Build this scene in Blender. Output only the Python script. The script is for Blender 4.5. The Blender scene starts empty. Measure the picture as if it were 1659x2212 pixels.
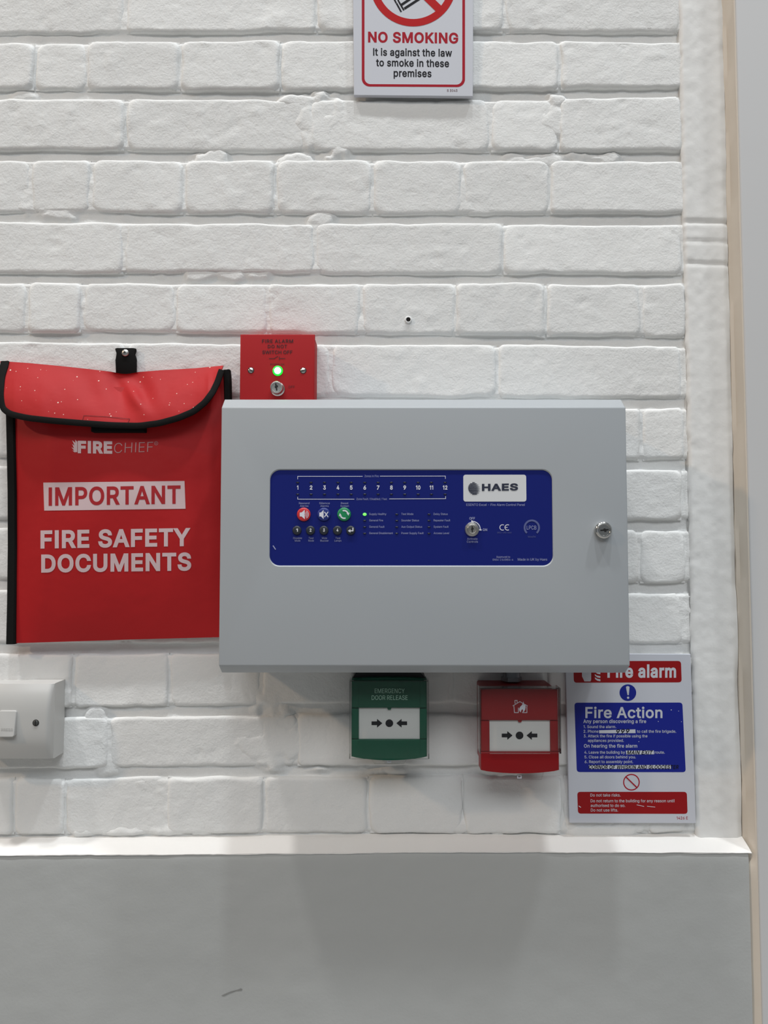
import bpy, bmesh, math, random
import numpy as np
from mathutils import Vector, Matrix
from mathutils.geometry import delaunay_2d_cdt

# ------------------------------------------------------------------ camera, world, lights, exposure
SC = bpy.context.scene
COL = SC.collection
FPX, CX, CY = 1660.0, 829.5, 1106.0        # focal length and centre of the 1659 x 2212 frame
CAM = (0.0, -0.943, 1.5)
PITCH = math.radians(3.0)
cd = bpy.data.cameras.new('camera')
cam = bpy.data.objects.new('camera', cd)
COL.objects.link(cam)
cd.sensor_fit = 'HORIZONTAL'
cd.sensor_width = 36.0
cd.lens = 36.0 * FPX / 1659.0
cd.clip_start = 0.01
cam.location = CAM
cam.rotation_euler = (math.radians(90) + PITCH, 0, 0)
SC.camera = cam

world = bpy.data.worlds.new('hall')
SC.world = world
world.use_nodes = True
bg = world.node_tree.nodes['Background']
bg.inputs[0].default_value = (0.90, 0.96, 1.0, 1)
bg.inputs[1].default_value = 0.13

def lamp(name, loc, target, power, color, size):
    l = bpy.data.lights.new(name, 'AREA')
    l.shape = 'DISK'
    l.size = size
    l.energy = power
    l.color = color
    o = bpy.data.objects.new(name, l)
    COL.objects.link(o)
    o.location = loc
    o.rotation_euler = (Vector(target) - Vector(loc)).to_track_quat('-Z', 'Y').to_euler()
    return o

# ceiling lamps in a row along the wall, and a warm lamp further along the wall
lamp('ceiling_lamp', (0.05, -2.27, 10.5), (0.05, 0, 1.3), 255, (0.93, 0.98, 1.0), 0.45)
lamp('ceiling_lamp', (3.15, -2.05, 10.5), (0.2, 0, 1.3), 265, (0.95, 0.98, 1.0), 0.55)
lamp('ceiling_lamp', (-2.95, -2.05, 10.5), (-0.2, 0, 1.3), 265, (1.0, 0.97, 0.94), 0.55)
hall = lamp('hall_fill', (0.3, -7.2, 7.6), (0.1, 0, 1.3), 330, (0.96, 0.98, 1.0), 5.0)  # unseen soft overhead fill, added in place of part of the ambient light
hall.data.shape = 'RECTANGLE'
hall.data.size, hall.data.size_y = 9.0, 2.5
lamp('warm_lamp', (-4.1, -2.1, 4.05), (0, 0, 1.4), 44, (1.0, 0.72, 0.48), 0.22)

SC.view_settings.view_transform = 'Standard'
SC.view_settings.look = 'None'
SC.view_settings.gamma = 1.0
SC.view_settings.use_curve_mapping = False
SC.view_settings.exposure = 0.0
SC.cycles.transparent_max_bounces = 32

# ------------------------------------------------------------------ helpers
random.seed(7)
CT, ST = math.cos(PITCH), math.sin(PITCH)

def P(px, py, Y):
    """The point of the vertical plane at depth Y that a pixel of the photograph shows."""
    a, b = (px - CX) / FPX, (CY - py) / FPX
    t = (Y - CAM[1]) / (CT - b * ST)
    return Vector((a * t, Y, CAM[2] + (ST + b * CT) * t))

def XZ(px, py, Y):
    p = P(px, py, Y)
    return (p.x, p.z)

# value noise in numpy -------------------------------------------------
_rng = np.random.RandomState(11)
_TAB = _rng.rand(256, 256).astype(np.float64) * 2 - 1

def vnoise(x, z, scale, seed=0):
    x = np.asarray(x, float) * scale + seed * 17.31
    z = np.asarray(z, float) * scale + seed * 9.77
    xi, zi = np.floor(x).astype(int), np.floor(z).astype(int)
    fx, fz = x - xi, z - zi
    fx, fz = fx * fx * (3 - 2 * fx), fz * fz * (3 - 2 * fz)
    g = lambda i, j: _TAB[(i + seed * 7) % 256, (j + seed * 13) % 256]
    a = g(xi, zi) * (1 - fx) + g(xi + 1, zi) * fx
    b = g(xi, zi + 1) * (1 - fx) + g(xi + 1, zi + 1) * fx
    return a * (1 - fz) + b * fz

def fbm(x, z, scale, octaves=3, seed=0, gain=0.5):
    s, amp, tot = 0.0, 1.0, 0.0
    for k in range(octaves):
        s = s + amp * vnoise(x, z, scale * 2 ** k, seed + k)
        tot += amp
        amp *= gain
    return s / tot

def sstep(a, b, x):
    t = np.clip((np.asarray(x, float) - a) / (b - a), 0, 1)
    return t * t * (3 - 2 * t)

# materials ------------------------------------------------------------
def srgb(r, g, b):
    f = lambda c: (c / 255) / 12.92 if c / 255 <= 0.04045 else ((c / 255 + 0.055) / 1.055) ** 2.4
    return (f(r), f(g), f(b), 1)

def mat(name, color, rough=0.5, metal=0.0, bump=None, vary=0.0, vscale=8.0, spec=0.5, emit=None, coat=0.0, stretch=None):
    m = bpy.data.materials.new(name)
    m.use_nodes = True
    nt = m.node_tree
    N, L = nt.nodes, nt.links
    b = N['Principled BSDF']
    c = tuple(color[:3]) + (1,)
    b.inputs['Base Color'].default_value = c
    b.inputs['Roughness'].default_value = rough
    b.inputs['Metallic'].default_value = metal
    b.inputs['Specular IOR Level'].default_value = spec
    b.inputs['Coat Weight'].default_value = coat
    if emit:
        b.inputs['Emission Color'].default_value = tuple(emit[0]) + (1,)
        b.inputs['Emission Strength'].default_value = emit[1]
    tc = N.new('ShaderNodeTexCoord')
    src = tc.outputs['Object']
    if stretch:
        mp = N.new('ShaderNodeMapping')
        mp.inputs['Scale'].default_value = stretch
        L.new(src, mp.inputs['Vector'])
        src = mp.outputs['Vector']
    if vary or True:
        n = N.new('ShaderNodeTexNoise')
        n.inputs['Scale'].default_value = vscale
        n.inputs['Detail'].default_value = 4
        L.new(src, n.inputs['Vector'])
        mx = N.new('ShaderNodeMix')
        mx.data_type = 'RGBA'
        v = max(vary, 0.015)
        mx.inputs['A'].default_value = tuple(x * (1 - v) for x in c[:3]) + (1,)
        mx.inputs['B'].default_value = tuple(min(1, x * (1 + v)) for x in c[:3]) + (1,)
        L.new(n.outputs['Fac'], mx.inputs['Factor'])
        L.new(mx.outputs['Result'], b.inputs['Base Color'])
    if bump:
        prev = None
        for (sc, st, dist) in bump:
            n = N.new('ShaderNodeTexNoise')
            n.inputs['Scale'].default_value = sc
            n.inputs['Detail'].default_value = 3
            n.inputs['Roughness'].default_value = 0.55
            L.new(src, n.inputs['Vector'])
            bp = N.new('ShaderNodeBump')
            bp.inputs['Strength'].default_value = st
            bp.inputs['Distance'].default_value = dist
            L.new(n.outputs['Fac'], bp.inputs['Height'])
            if prev:
                L.new(prev.outputs['Normal'], bp.inputs['Normal'])
            prev = bp
        L.new(prev.outputs['Normal'], b.inputs['Normal'])
    return m

def clear_plastic(name, tint=(1, 1, 1), haze=0.06):
    m = bpy.data.materials.new(name)
    m.use_nodes = True
    nt = m.node_tree
    N, L = nt.nodes, nt.links
    for n in list(N):
        if n.type != 'OUTPUT_MATERIAL':
            N.remove(n)
    out = [n for n in N if n.type == 'OUTPUT_MATERIAL'][0]
    tr = N.new('ShaderNodeBsdfTransparent'); tr.inputs[0].default_value = tuple(tint) + (1,)
    gl = N.new('ShaderNodeBsdfGlossy'); gl.inputs['Roughness'].default_value = 0.08
    df = N.new('ShaderNodeBsdfDiffuse'); df.inputs[0].default_value = (0.8, 0.82, 0.82, 1)
    fr = N.new('ShaderNodeFresnel'); fr.inputs[0].default_value = 1.28
    m1 = N.new('ShaderNodeMixShader'); m2 = N.new('ShaderNodeMixShader')
    m1.inputs[0].default_value = haze
    L.new(tr.outputs[0], m1.inputs[1]); L.new(df.outputs[0], m1.inputs[2])
    L.new(fr.outputs[0], m2.inputs[0]); L.new(m1.outputs[0], m2.inputs[1]); L.new(gl.outputs[0], m2.inputs[2])
    L.new(m2.outputs[0], out.inputs['Surface'])
    return m

M = {}
M['paint'] = mat('white_wall_paint', (0.79, 0.798, 0.79), 0.7, bump=[(170, 0.42, 0.0013), (420, 0.45, 0.0008)], vary=0.03, vscale=14, spec=0.3)
M['plaster'] = mat('white_plaster', (0.77, 0.775, 0.765), 0.7, bump=[(60, 0.14, 0.0012), (300, 0.25, 0.0005)], vary=0.03, vscale=10)
M['dado'] = mat('grey_wall_paint', (0.44, 0.455, 0.45), 0.65, bump=[(320, 0.22, 0.0006), (30, 0.25, 0.0012)], vary=0.03, vscale=5)
M['ledge'] = mat('white_ledge_paint', (0.83, 0.82, 0.80), 0.5, bump=[(120, 0.3, 0.0008)], vary=0.02)
M['frame'] = mat('grey_frame_paint', (0.58, 0.59, 0.60), 0.5, bump=[(200, 0.06, 0.0004)], vary=0.02)
M['floor'] = mat('grey_floor_screed', (0.30, 0.29, 0.275), 0.6, vary=0.1, vscale=2)
M['case'] = mat('grey_powder_coat', (0.40, 0.43, 0.455), 0.42, bump=[(900, 0.05, 0.0002)], vary=0.015)
M['blue'] = mat('blue_fascia', srgb(22, 34, 114), 0.4, spec=0.2)
M['print_w'] = mat('white_print', (0.74, 0.76, 0.84), 0.5)
M['print_dim'] = mat('pale_blue_print', (0.33, 0.36, 0.58), 0.5)
M['print_k'] = mat('black_print', (0.012, 0.012, 0.016), 0.6, spec=0.12)
M['print_navy'] = mat('navy_print', srgb(40, 46, 66), 0.45)
M['plate'] = mat('pale_label', (0.70, 0.72, 0.74), 0.4)
M['led_off'] = mat('dark_led_window', srgb(22, 30, 52), 0.25)
M['led_glint'] = mat('smoky_led_lens', srgb(70, 84, 92), 0.25)
M['led_on'] = mat('lit_green_led', (0.1, 0.9, 0.1), 0.3, emit=((0.10, 1.0, 0.05), 2.4))
M['led_big'] = mat('lit_green_lamp', (0.2, 1.0, 0.3), 0.3, emit=((0.16, 1.0, 0.26), 7.0))
M['led_halo'] = mat('green_lamp_halo', (0.02, 0.45, 0.05), 0.3, emit=((0.0, 1.0, 0.03), 0.85))  # green emission on the bezel imitates the halo round the lamp
M['btn_red'] = mat('red_button', srgb(205, 52, 58), 0.35)
M['btn_blue'] = mat('blue_button', srgb(34, 52, 130), 0.35)
M['btn_green'] = mat('green_button', srgb(30, 140, 88), 0.35)
M['btn_black'] = mat('charcoal_button', srgb(42, 48, 58), 0.4)
M['chrome'] = mat('polished_chrome', (0.72, 0.72, 0.70), 0.16, metal=1.0)
M['nickel'] = mat('satin_nickel', (0.66, 0.65, 0.62), 0.3, metal=1.0)
M['zinc'] = mat('zinc_screw', (0.60, 0.60, 0.58), 0.35, metal=1.0)
M['dark'] = mat('black_hole', (0.004, 0.004, 0.004), 0.7)
M['hole'] = mat('drilled_hole', (0.01, 0.009, 0.008), 0.9)
M['red_box'] = mat('red_enamel', srgb(172, 38, 42), 0.6, spec=0.15, bump=[(700, 0.05, 0.0002)])
M['red_print'] = mat('red_sign_print', srgb(186, 24, 28), 0.6, spec=0.12)
M['crimson'] = mat('crimson_sign_print', srgb(168, 24, 42), 0.6, spec=0.12)
M['sign'] = mat('white_sign_board', (0.60, 0.62, 0.68), 0.45, spec=0.3)
M['notice_red'] = mat('dark_red_notice_print', srgb(150, 18, 24), 0.45, spec=0.25)
M['beige'] = mat('beige_frame_edge', (0.64, 0.58, 0.50), 0.6, vary=0.05, vscale=20)
M['sign_blue'] = mat('blue_sign_print', srgb(26, 38, 140), 0.45, spec=0.25)
M['white'] = mat('white_moulded_plastic', (0.53, 0.53, 0.515), 0.3)
M['emboss'] = mat('grey_embossed_print', (0.48, 0.48, 0.47), 0.5)
M['green'] = mat('green_moulded_plastic', srgb(16, 86, 64), 0.35, spec=0.3)
M['green_txt'] = mat('pale_green_print', srgb(190, 232, 212), 0.5)
M['red_mcp'] = mat('red_moulded_plastic', srgb(146, 20, 26), 0.35, spec=0.3)
M['black_plastic'] = mat('black_plastic', (0.015, 0.016, 0.016), 0.5)
M['element'] = mat('white_break_panel', (0.74, 0.74, 0.73), 0.35)
M['pink_print'] = mat('pale_pink_print', (0.66, 0.50, 0.52), 0.5)
M['webbing'] = mat('black_webbing', (0.007, 0.007, 0.007), 0.8, spec=0.15, bump=[(900, 0.4, 0.0006)])
M['steel'] = mat('galvanised_steel', (0.30, 0.31, 0.33), 0.42, metal=0.85, vary=0.15, vscale=60)
M['pvc'] = mat('red_vinyl_fabric', srgb(176, 27, 31), 0.5, spec=0.3, bump=[(1100, 0.10, 0.0003), (22, 0.25, 0.004)], vary=0.04, vscale=12)
M['clear'] = clear_plastic('clear_plastic', (0.985, 0.99, 0.985), 0.008)

def specked(name, color):
    m = mat(name, color, 0.6, bump=[(1100, 0.10, 0.0003), (26, 0.3, 0.004)], vary=0.05, vscale=12, spec=0.25)
    nt = m.node_tree
    N, L = nt.nodes, nt.links
    b = N['Principled BSDF']
    prev = b.inputs['Base Color'].links[0].from_socket
    tc = [n for n in N if n.type == 'TEX_COORD'][0]
    last = prev
    for scale, thr, pick in ((75, 0.075, 0.62), (170, 0.10, 0.66)):
        v = N.new('ShaderNodeTexVoronoi')
        v.inputs['Scale'].default_value = scale
        L.new(tc.outputs['Object'], v.inputs['Vector'])
        lt = N.new('ShaderNodeMath'); lt.operation = 'LESS_THAN'; lt.inputs[1].default_value = thr
        L.new(v.outputs['Distance'], lt.inputs[0])
        sep = N.new('ShaderNodeSeparateColor')
        L.new(v.outputs['Color'], sep.inputs[0])
        gt = N.new('ShaderNodeMath'); gt.operation = 'GREATER_THAN'; gt.inputs[1].default_value = pick
        L.new(sep.outputs[0], gt.inputs[0])
        mu = N.new('ShaderNodeMath'); mu.operation = 'MULTIPLY'
        L.new(lt.outputs[0], mu.inputs[0]); L.new(gt.outputs[0], mu.inputs[1])
        mx = N.new('ShaderNodeMix'); mx.data_type = 'RGBA'
        L.new(mu.outputs[0], mx.inputs['Factor'])
        L.new(last, mx.inputs['A'])
        mx.inputs['B'].default_value = (0.78, 0.60, 0.52, 1)
        last = mx.outputs['Result']
    L.new(last, b.inputs['Base Color'])
    return m
M['flap'] = specked('paint_flecked_red_vinyl', srgb(176, 30, 34))

# object helpers -------------------------------------------------------
def thing(name, label, cat, loc, group=None):
    o = bpy.data.objects.new(name, None)
    o.empty_display_size = 0.02
    COL.objects.link(o)
    o.location = loc
    o['label'] = label
    o['category'] = cat
    if group:
        o['group'] = group
    return o

def adopt(o, parent):
    if parent is not None:
        o.parent = parent
        if parent.type == 'EMPTY':
            o.matrix_parent_inverse = Matrix.Translation(parent.location).inverted()

def finish(name, me, m, parent=None, smooth=None, label=None, kind=None):
    if m is not None:
        me.materials.append(M[m] if isinstance(m, str) else m)
    if smooth is not None:
        me.shade_smooth()
        me.set_sharp_from_angle(angle=math.radians(smooth))
    o = bpy.data.objects.new(name, me)
    COL.objects.link(o)
    adopt(o, parent)
    if label:
        o['label'] = label
    if kind:
        o['kind'] = kind
    return o

def mk(name, verts, faces, m, parent=None, smooth=None, label=None, kind=None):
    me = bpy.data.meshes.new(name)
    me.from_pydata([tuple(v) for v in verts], [], faces)
    me.update()
    return finish(name, me, m, parent, smooth, label, kind)

def mkbm(name, bm, m, parent=None, smooth=35, label=None, kind=None):
    bmesh.ops.recalc_face_normals(bm, faces=bm.faces[:])
    me = bpy.data.meshes.new(name)
    bm.to_mesh(me)
    bm.free()
    return finish(name, me, m, parent, smooth, label, kind)

def grid_np(name, V, nu, nv, m, parent=None, smooth=None, kind=None, extra=None):
    """V: array (nu*nv, 3), row-major in v. extra: further faces."""
    i = np.arange(nu - 1)[None, :] + np.arange(nv - 1)[:, None] * nu
    q = np.stack([i, i + 1, i + 1 + nu, i + nu], -1).reshape(-1, 4)
    faces = q.tolist()
    if extra:
        faces += extra
    me = bpy.data.meshes.new(name)
    me.from_pydata(V.tolist(), [], faces)
    me.update()
    return finish(name, me, m, parent, smooth, None, kind)

def prism(pts, y0, y1, bev=0.0, seg=2, bm=None):
    """Polygon (x, z) extruded from depth y0 (back) to y1 (front), front edges rounded."""
    own = bm is None
    bm = bm or bmesh.new()
    b = [bm.verts.new((x, y0, z)) for x, z in pts]
    f = [bm.verts.new((x, y1, z)) for x, z in pts]
    n = len(pts)
    bm.faces.new(b)
    bm.faces.new(f[::-1])
    for i in range(n):
        bm.faces.new((b[i], b[(i + 1) % n], f[(i + 1) % n], f[i]))
    if bev:
        fs = set(f)
        ed = [e for e in bm.edges if e.verts[0] in fs and e.verts[1] in fs]
        bmesh.ops.bevel(bm, geom=ed, offset=bev, segments=seg, profile=0.5, affect='EDGES')
    return bm

def rect(x0, x1, z0, z1):
    return [(x0, z0), (x1, z0), (x1, z1), (x0, z1)]

def rrect(x0, x1, z0, z1, r, n=6):
    out = []
    for cx, cz, a0 in ((x1 - r, z1 - r, 0), (x0 + r, z1 - r, 90), (x0 + r, z0 + r, 180), (x1 - r, z0 + r, 270)):
        for k in range(n + 1):
            a = math.radians(a0 + 90 * k / n)
            out.append((cx + r * math.cos(a), cz + r * math.sin(a)))
    return out

def lathe(cx, cz, prof, n=32, bm=None, wob=None):
    """Turned shape about an axis along Y: prof = [(radius, y)] from the back to the front; closes at the front."""
    bm = bm or bmesh.new()
    rings = []
    for r, y in prof:
        if r <= 1e-7:
            rings.append([bm.verts.new((cx, y, cz))])
        else:
            rings.append([bm.verts.new((cx + r * (1 + (wob(k) if wob else 0)) * math.cos(2 * math.pi * k / n), y, cz + r * (1 + (wob(k) if wob else 0)) * math.sin(2 * math.pi * k / n))) for k in range(n)])
    for a, b in zip(rings, rings[1:]):
        for k in range(n):
            if len(b) == 1:
                bm.faces.new((a[k], a[(k + 1) % n], b[0]))
            else:
                bm.faces.new((a[k], a[(k + 1) % n], b[(k + 1) % n], b[k]))
    if len(rings[-1]) > 1:
        bm.faces.new(rings[-1])
    return bm

# flat print: shapes given in photo pixels and laid on a surface -----------------
class Surf:
    """A surface that carries print: Y is a depth or a function of the pixel."""
    def __init__(self, Y):
        self.Y = Y if callable(Y) else (lambda px, py, y=Y: y)
    def at(self, px, py, lift=0.0002):
        return P(px, py, self.Y(px, py) - lift)

# outlines of a plain sans-serif alphabet: advance | contour | contour ... (thousandths of an em)
GLYPHS = {
    '&': '448|197,-7 150,-2 110,12 78,34 54,62 39,96 34,133 37,163 47,189 63,213 85,235 140,279 216,335 237,352 255,375 260,389 262,405 258,427 245,445 226,457 201,461 184,459 168,453 155,444 145,431 139,416 137,399 139,380 145,363 169,327 204,284 438,0 364,0 171,231 121,293 102,319 87,344 78,370 75,398 79,430 91,458 109,481 134,499 165,510 200,513 235,510 266,499 290,482 308,459 320,433 324,404 322,382 315,362 305,342 291,325 256,293 154,217 128,195 110,174 100,154 97,131 100,108 109,87 124,70 143,57 166,49 193,46 223,50 251,59 278,75 301,95 321,121 336,151 346,186 349,224 408,224 405,180 397,144 385,115 371,92 345,62 333,47 305,23 271,7 234,-3',
    '-': '453|337,244 337,188 114,188 114,244',
    '.': '188|95,-4 78,-1 63,9 53,24 50,41 53,59 63,73 78,83 95,87 113,83 128,73 138,59 141,41 138,24 128,9 113,-1',
    '/': '249|235,533 71,-76 14,-76 178,533',
    '0': '453|227,-7 174,1 130,24 95,62 69,113 53,178 48,254 53,330 69,395 95,447 130,484 174,508 227,516 279,508 323,484 358,447 384,395 400,330 405,254 400,178 384,113 359,62 323,24 279,1|227,50 261,56 290,74 313,103 330,144 340,194 344,254 340,314 330,365 313,405 290,435 261,453 227,460 192,453 163,435 140,405 123,365 113,314 109,254 113,194 123,144 140,103 163,74 192,56',
    '1': '330|236,509 236,0 172,0 172,448 169,448 46,358 46,427 158,509',
    '2': '453|64,0 64,47 234,229 282,282 299,305 311,327 318,348 320,371 317,397 308,419 293,436 273,449 250,457 224,460 196,457 172,447 153,433 139,413 130,390 127,362 66,362 71,405 86,442 111,473 143,496 182,511 225,516 268,511 306,497 337,474 361,445 376,411 381,372 378,345 371,318 357,290 336,259 267,180 153,60 153,57 389,57 389,0',
    '3': '453|218,-7 173,-3 133,10 98,30 70,57 52,91 44,132 109,132 115,107 126,87 144,71 165,59 191,52 219,50 248,53 275,61 297,74 315,93 325,116 329,145 326,172 316,196 299,217 275,234 242,244 201,248 157,248 157,299 288,448 288,452 70,452 70,509 372,509 372,461 211,278 211,289 264,288 308,276 344,253 371,222 387,186 393,145 387,103 370,66 344,36 309,12 266,-2',
    '4': '453|40,105 40,158 247,509 311,509 109,166 109,163 413,163 413,105|282,0 282,121 282,146 282,318 343,318 343,0',
    '5': '453|221,-7 178,-2 140,11 108,32 83,60 66,93 60,130 122,130 127,108 138,89 154,73 173,60 196,52 221,50 250,53 276,64 298,82 314,104 324,131 328,162 324,193 314,221 297,244 275,262 248,273 218,277 192,275 167,268 145,258 128,246 67,253 96,509 366,509 366,452 151,452 134,301 136,301 155,315 178,325 203,331 229,334 263,330 294,321 321,306 345,285 364,260 379,231 388,199 391,163 385,117 369,76 343,41 309,15 268,-1',
    '6': '453|226,-7 182,-1 142,15 109,40 84,74 69,115 64,162 68,199 80,239 102,285 137,340 252,509 322,509 151,261 145,261 154,275 165,288 179,299 196,307 214,312 235,314 278,309 316,295 346,271 370,240 384,201 389,157 384,112 368,73 343,39 310,14 271,-2|226,48 254,52 279,63 299,79 314,101 324,128 327,157 324,187 314,213 299,235 279,251 254,262 226,265 198,262 174,252 153,235 138,214 128,188 125,158 128,128 138,102 153,79 174,63 198,52',
    '7': '453|97,0 323,448 323,452 62,452 62,509 391,509 391,449 165,0',
    '8': '453|226,-7 178,-2 136,11 101,33 74,62 57,96 52,135 55,166 65,195 81,220 101,241 125,256 153,265 153,267 119,282 93,308 76,342 70,380 75,417 90,450 114,477 146,498 184,511 226,516 269,511 306,498 337,477 361,450 377,417 382,380 376,342 359,308 333,282 300,267 300,265 327,256 351,241 372,220 387,195 397,166 401,135 395,96 378,62 352,33 317,11 275,-2|226,49 258,52 285,60 307,74 323,91 333,113 337,139 333,165 322,189 305,208 283,223 256,232 226,235 196,232 169,223 147,208 130,189 119,165 115,139 119,113 129,91 145,74 167,60 195,52|226,290 252,292 274,300 293,313 307,330 316,351 319,376 316,399 308,420 294,437 275,449 252,457 226,460 200,457 177,449 159,437 145,420 136,399 133,376 136,351 145,330 159,313 178,300 201,292',
    '9': '453|226,516 271,510 310,494 343,468 368,434 384,393 389,347 385,309 373,270 350,224 315,168 200,0 130,0 301,248 307,248 299,234 287,221 273,210 257,202 238,196 218,195 175,199 137,214 106,237 83,269 68,307 64,352 69,397 85,436 110,469 143,494 182,510|226,460 199,457 174,446 154,429 138,407 129,381 125,352 129,322 138,295 154,274 174,257 199,247 226,243 254,247 279,257 299,273 314,295 324,321 327,350 324,381 314,407 299,429 279,446 254,457',
    'A': '480|16,0 201,509 276,509 463,0 395,0 287,302 264,372 232,478 245,478 213,371 191,302 85,0|110,142 110,199 370,199 370,142',
    'B': '456|60,0 60,509 241,509 289,504 329,491 359,469 381,442 394,410 398,374 395,344 387,320 373,301 356,286 336,275 315,267 315,262 339,257 363,245 385,227 402,203 414,173 418,136 413,100 400,67 377,39 344,18 301,4 247,0|125,57 245,57 296,63 330,80 349,105 355,137 352,161 342,184 327,203 306,218 279,228 248,231 125,231|125,285 238,285 265,288 288,296 308,309 323,326 333,348 336,372 330,403 313,429 283,446 240,452 125,452',
    'C': '510|267,-7 205,1 150,25 104,63 70,115 48,179 40,254 48,329 70,393 104,445 150,484 205,508 267,516 305,513 340,504 373,490 402,471 427,447 448,418 463,385 473,348 408,348 401,373 389,395 375,413 357,428 337,440 315,449 292,454 267,456 223,450 184,432 150,403 125,364 109,314 103,254 109,194 125,145 151,105 184,76 223,59 267,53 292,55 315,60 337,69 357,81 375,96 389,114 401,136 408,160 473,160 463,124 448,91 428,62 402,38 373,19 341,5 305,-4',
    'D': '502|219,0 96,0 96,57 215,57 272,63 318,81 354,110 379,149 394,198 399,255 394,312 379,361 354,399 320,428 275,446 221,452 93,452 93,509 225,509 294,501 353,478 399,441 433,391 455,329 462,255 455,181 433,119 398,68 351,31 291,8|125,509 125,0 60,0 60,509',
    'E': '419|60,0 60,509 372,509 372,452 125,452 125,286 355,286 355,229 125,229 125,57 375,57 375,0',
    'F': '410|60,0 60,509 369,509 369,452 125,452 125,278 346,278 346,221 125,221 125,0',
    'G': '520|269,-7 205,1 149,25 104,64 69,116 47,179 40,254 47,329 69,393 103,445 149,484 203,508 265,516 304,513 340,504 374,489 403,469 429,445 449,416 465,384 474,349 408,349 399,372 387,393 373,411 356,427 337,439 315,448 291,454 265,456 222,450 183,432 150,404 125,364 109,314 103,254 109,194 125,145 151,105 184,76 224,59 269,53 309,57 345,71 374,93 396,123 410,160 415,202 434,199 283,199 283,256 478,256 478,200 471,141 451,91 419,50 377,19 326,0',
    'H': '517|60,0 60,509 125,509 125,289 392,289 392,509 457,509 457,0 392,0 392,232 125,232 125,0',
    'I': '187|61,0 61,509 126,509 126,0',
    'K': '467|104,145 104,216 139,261 174,303 212,344 364,509 448,509 231,276 228,276|60,0 60,509 125,509 125,334 124,225 125,193 125,0|372,0 188,259 228,309 449,0',
    'L': '393|60,0 60,509 125,509 125,57 361,57 361,0',
    'M': '628|60,0 60,509 152,509 277,187 287,159 299,123 311,84 322,49 307,49 318,83 330,121 342,158 352,187 476,509 568,509 568,0 504,0 504,291 504,327 505,369 506,413 507,457 513,457 498,409 482,363 467,322 456,291 342,0 286,0 170,291 159,321 145,361 129,408 112,457 119,457 120,416 121,372 122,328 122,291 122,0',
    'N': '523|60,0 60,509 136,509 343,183 363,151 388,107 414,55 405,54 401,108 399,157 399,195 399,509 463,509 463,0 387,0 202,290 177,331 148,381 108,452 119,454 122,384 124,328 125,291 125,0',
    'O': '533|267,-7 205,1 150,25 105,63 70,115 48,179 40,254 48,329 70,393 105,445 150,484 205,508 267,516 329,508 384,484 429,445 464,393 486,329 493,254 486,179 464,115 429,63 384,25 329,1|267,53 310,59 349,76 383,105 408,144 425,194 430,254 425,314 408,365 383,404 349,433 310,450 267,456 223,450 184,433 151,404 125,364 109,314 103,254 109,194 125,144 151,105 184,76 223,59',
    'P': '445|60,0 60,509 235,509 289,503 332,487 366,462 390,430 404,391 409,348 404,304 390,265 366,233 332,207 289,191 235,186 109,186 109,242 233,242 269,246 297,256 318,272 333,294 342,319 344,348 342,376 333,402 318,423 297,439 268,449 232,452 125,452 125,0',
    'R': '449|60,0 60,509 236,509 290,504 333,489 367,465 390,433 405,395 409,352 405,309 390,271 367,240 333,217 289,203 236,198 96,198 96,255 234,255 269,258 298,267 319,281 334,300 342,324 345,352 342,380 334,405 319,425 298,440 269,449 233,452 125,452 125,0|353,0 230,229 303,229 428,0',
    'S': '447|224,-9 172,-4 128,9 91,31 64,60 46,96 38,137 104,137 110,110 123,88 142,71 166,59 194,52 224,49 257,52 286,60 311,74 329,92 341,114 346,139 342,161 332,179 316,193 296,205 245,222 184,239 128,260 86,289 60,326 52,372 58,413 75,448 102,476 138,498 180,511 227,516 275,511 316,498 351,476 377,449 394,415 401,378 337,378 326,412 302,437 267,453 225,459 194,456 167,448 145,435 129,418 118,398 115,376 119,352 131,334 148,319 169,308 212,293 264,279 312,264 336,252 359,238 379,220 395,198 405,171 408,139 403,99 386,64 360,34 323,11 278,-4',
    'T': '449|32,452 32,509 417,509 417,452 257,452 257,0 193,0 193,452',
    'U': '517|259,-8 203,-2 154,15 114,43 85,80 66,124 60,173 60,509 124,509 124,178 128,144 141,113 160,87 187,68 220,56 259,52 298,56 331,68 357,87 377,113 389,144 393,178 393,509 457,509 457,173 451,124 433,80 403,43 363,15 315,-2',
    'W': '686|155,0 16,509 82,509 163,196 175,145 187,94 197,40 189,40 200,94 211,145 224,196 306,509 380,509 462,196 474,145 486,94 497,40 488,40 499,94 510,145 523,196 603,509 670,509 530,0 455,0 368,323 351,391 336,475 350,475 335,395 318,323 230,0',
    'X': '474|18,0 217,284 217,236 29,509 104,509 178,400 204,361 223,329 243,292 232,292 252,329 272,361 298,400 374,509 446,509 259,239 259,287 456,0 382,0 292,129 268,165 250,195 230,231 244,231 225,196 206,166 182,129 91,0',
    'Y': '472|203,0 203,208 16,509 91,509 192,344 222,292 250,230 224,230 251,293 280,344 381,509 455,509 268,208 268,0',
    'Z': '438|42,0 42,46 273,385 306,431 341,476 348,454 285,452 223,452 40,452 40,509 397,509 397,462 169,129 134,81 97,33 90,54 152,57 214,57 399,57 399,0',
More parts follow.
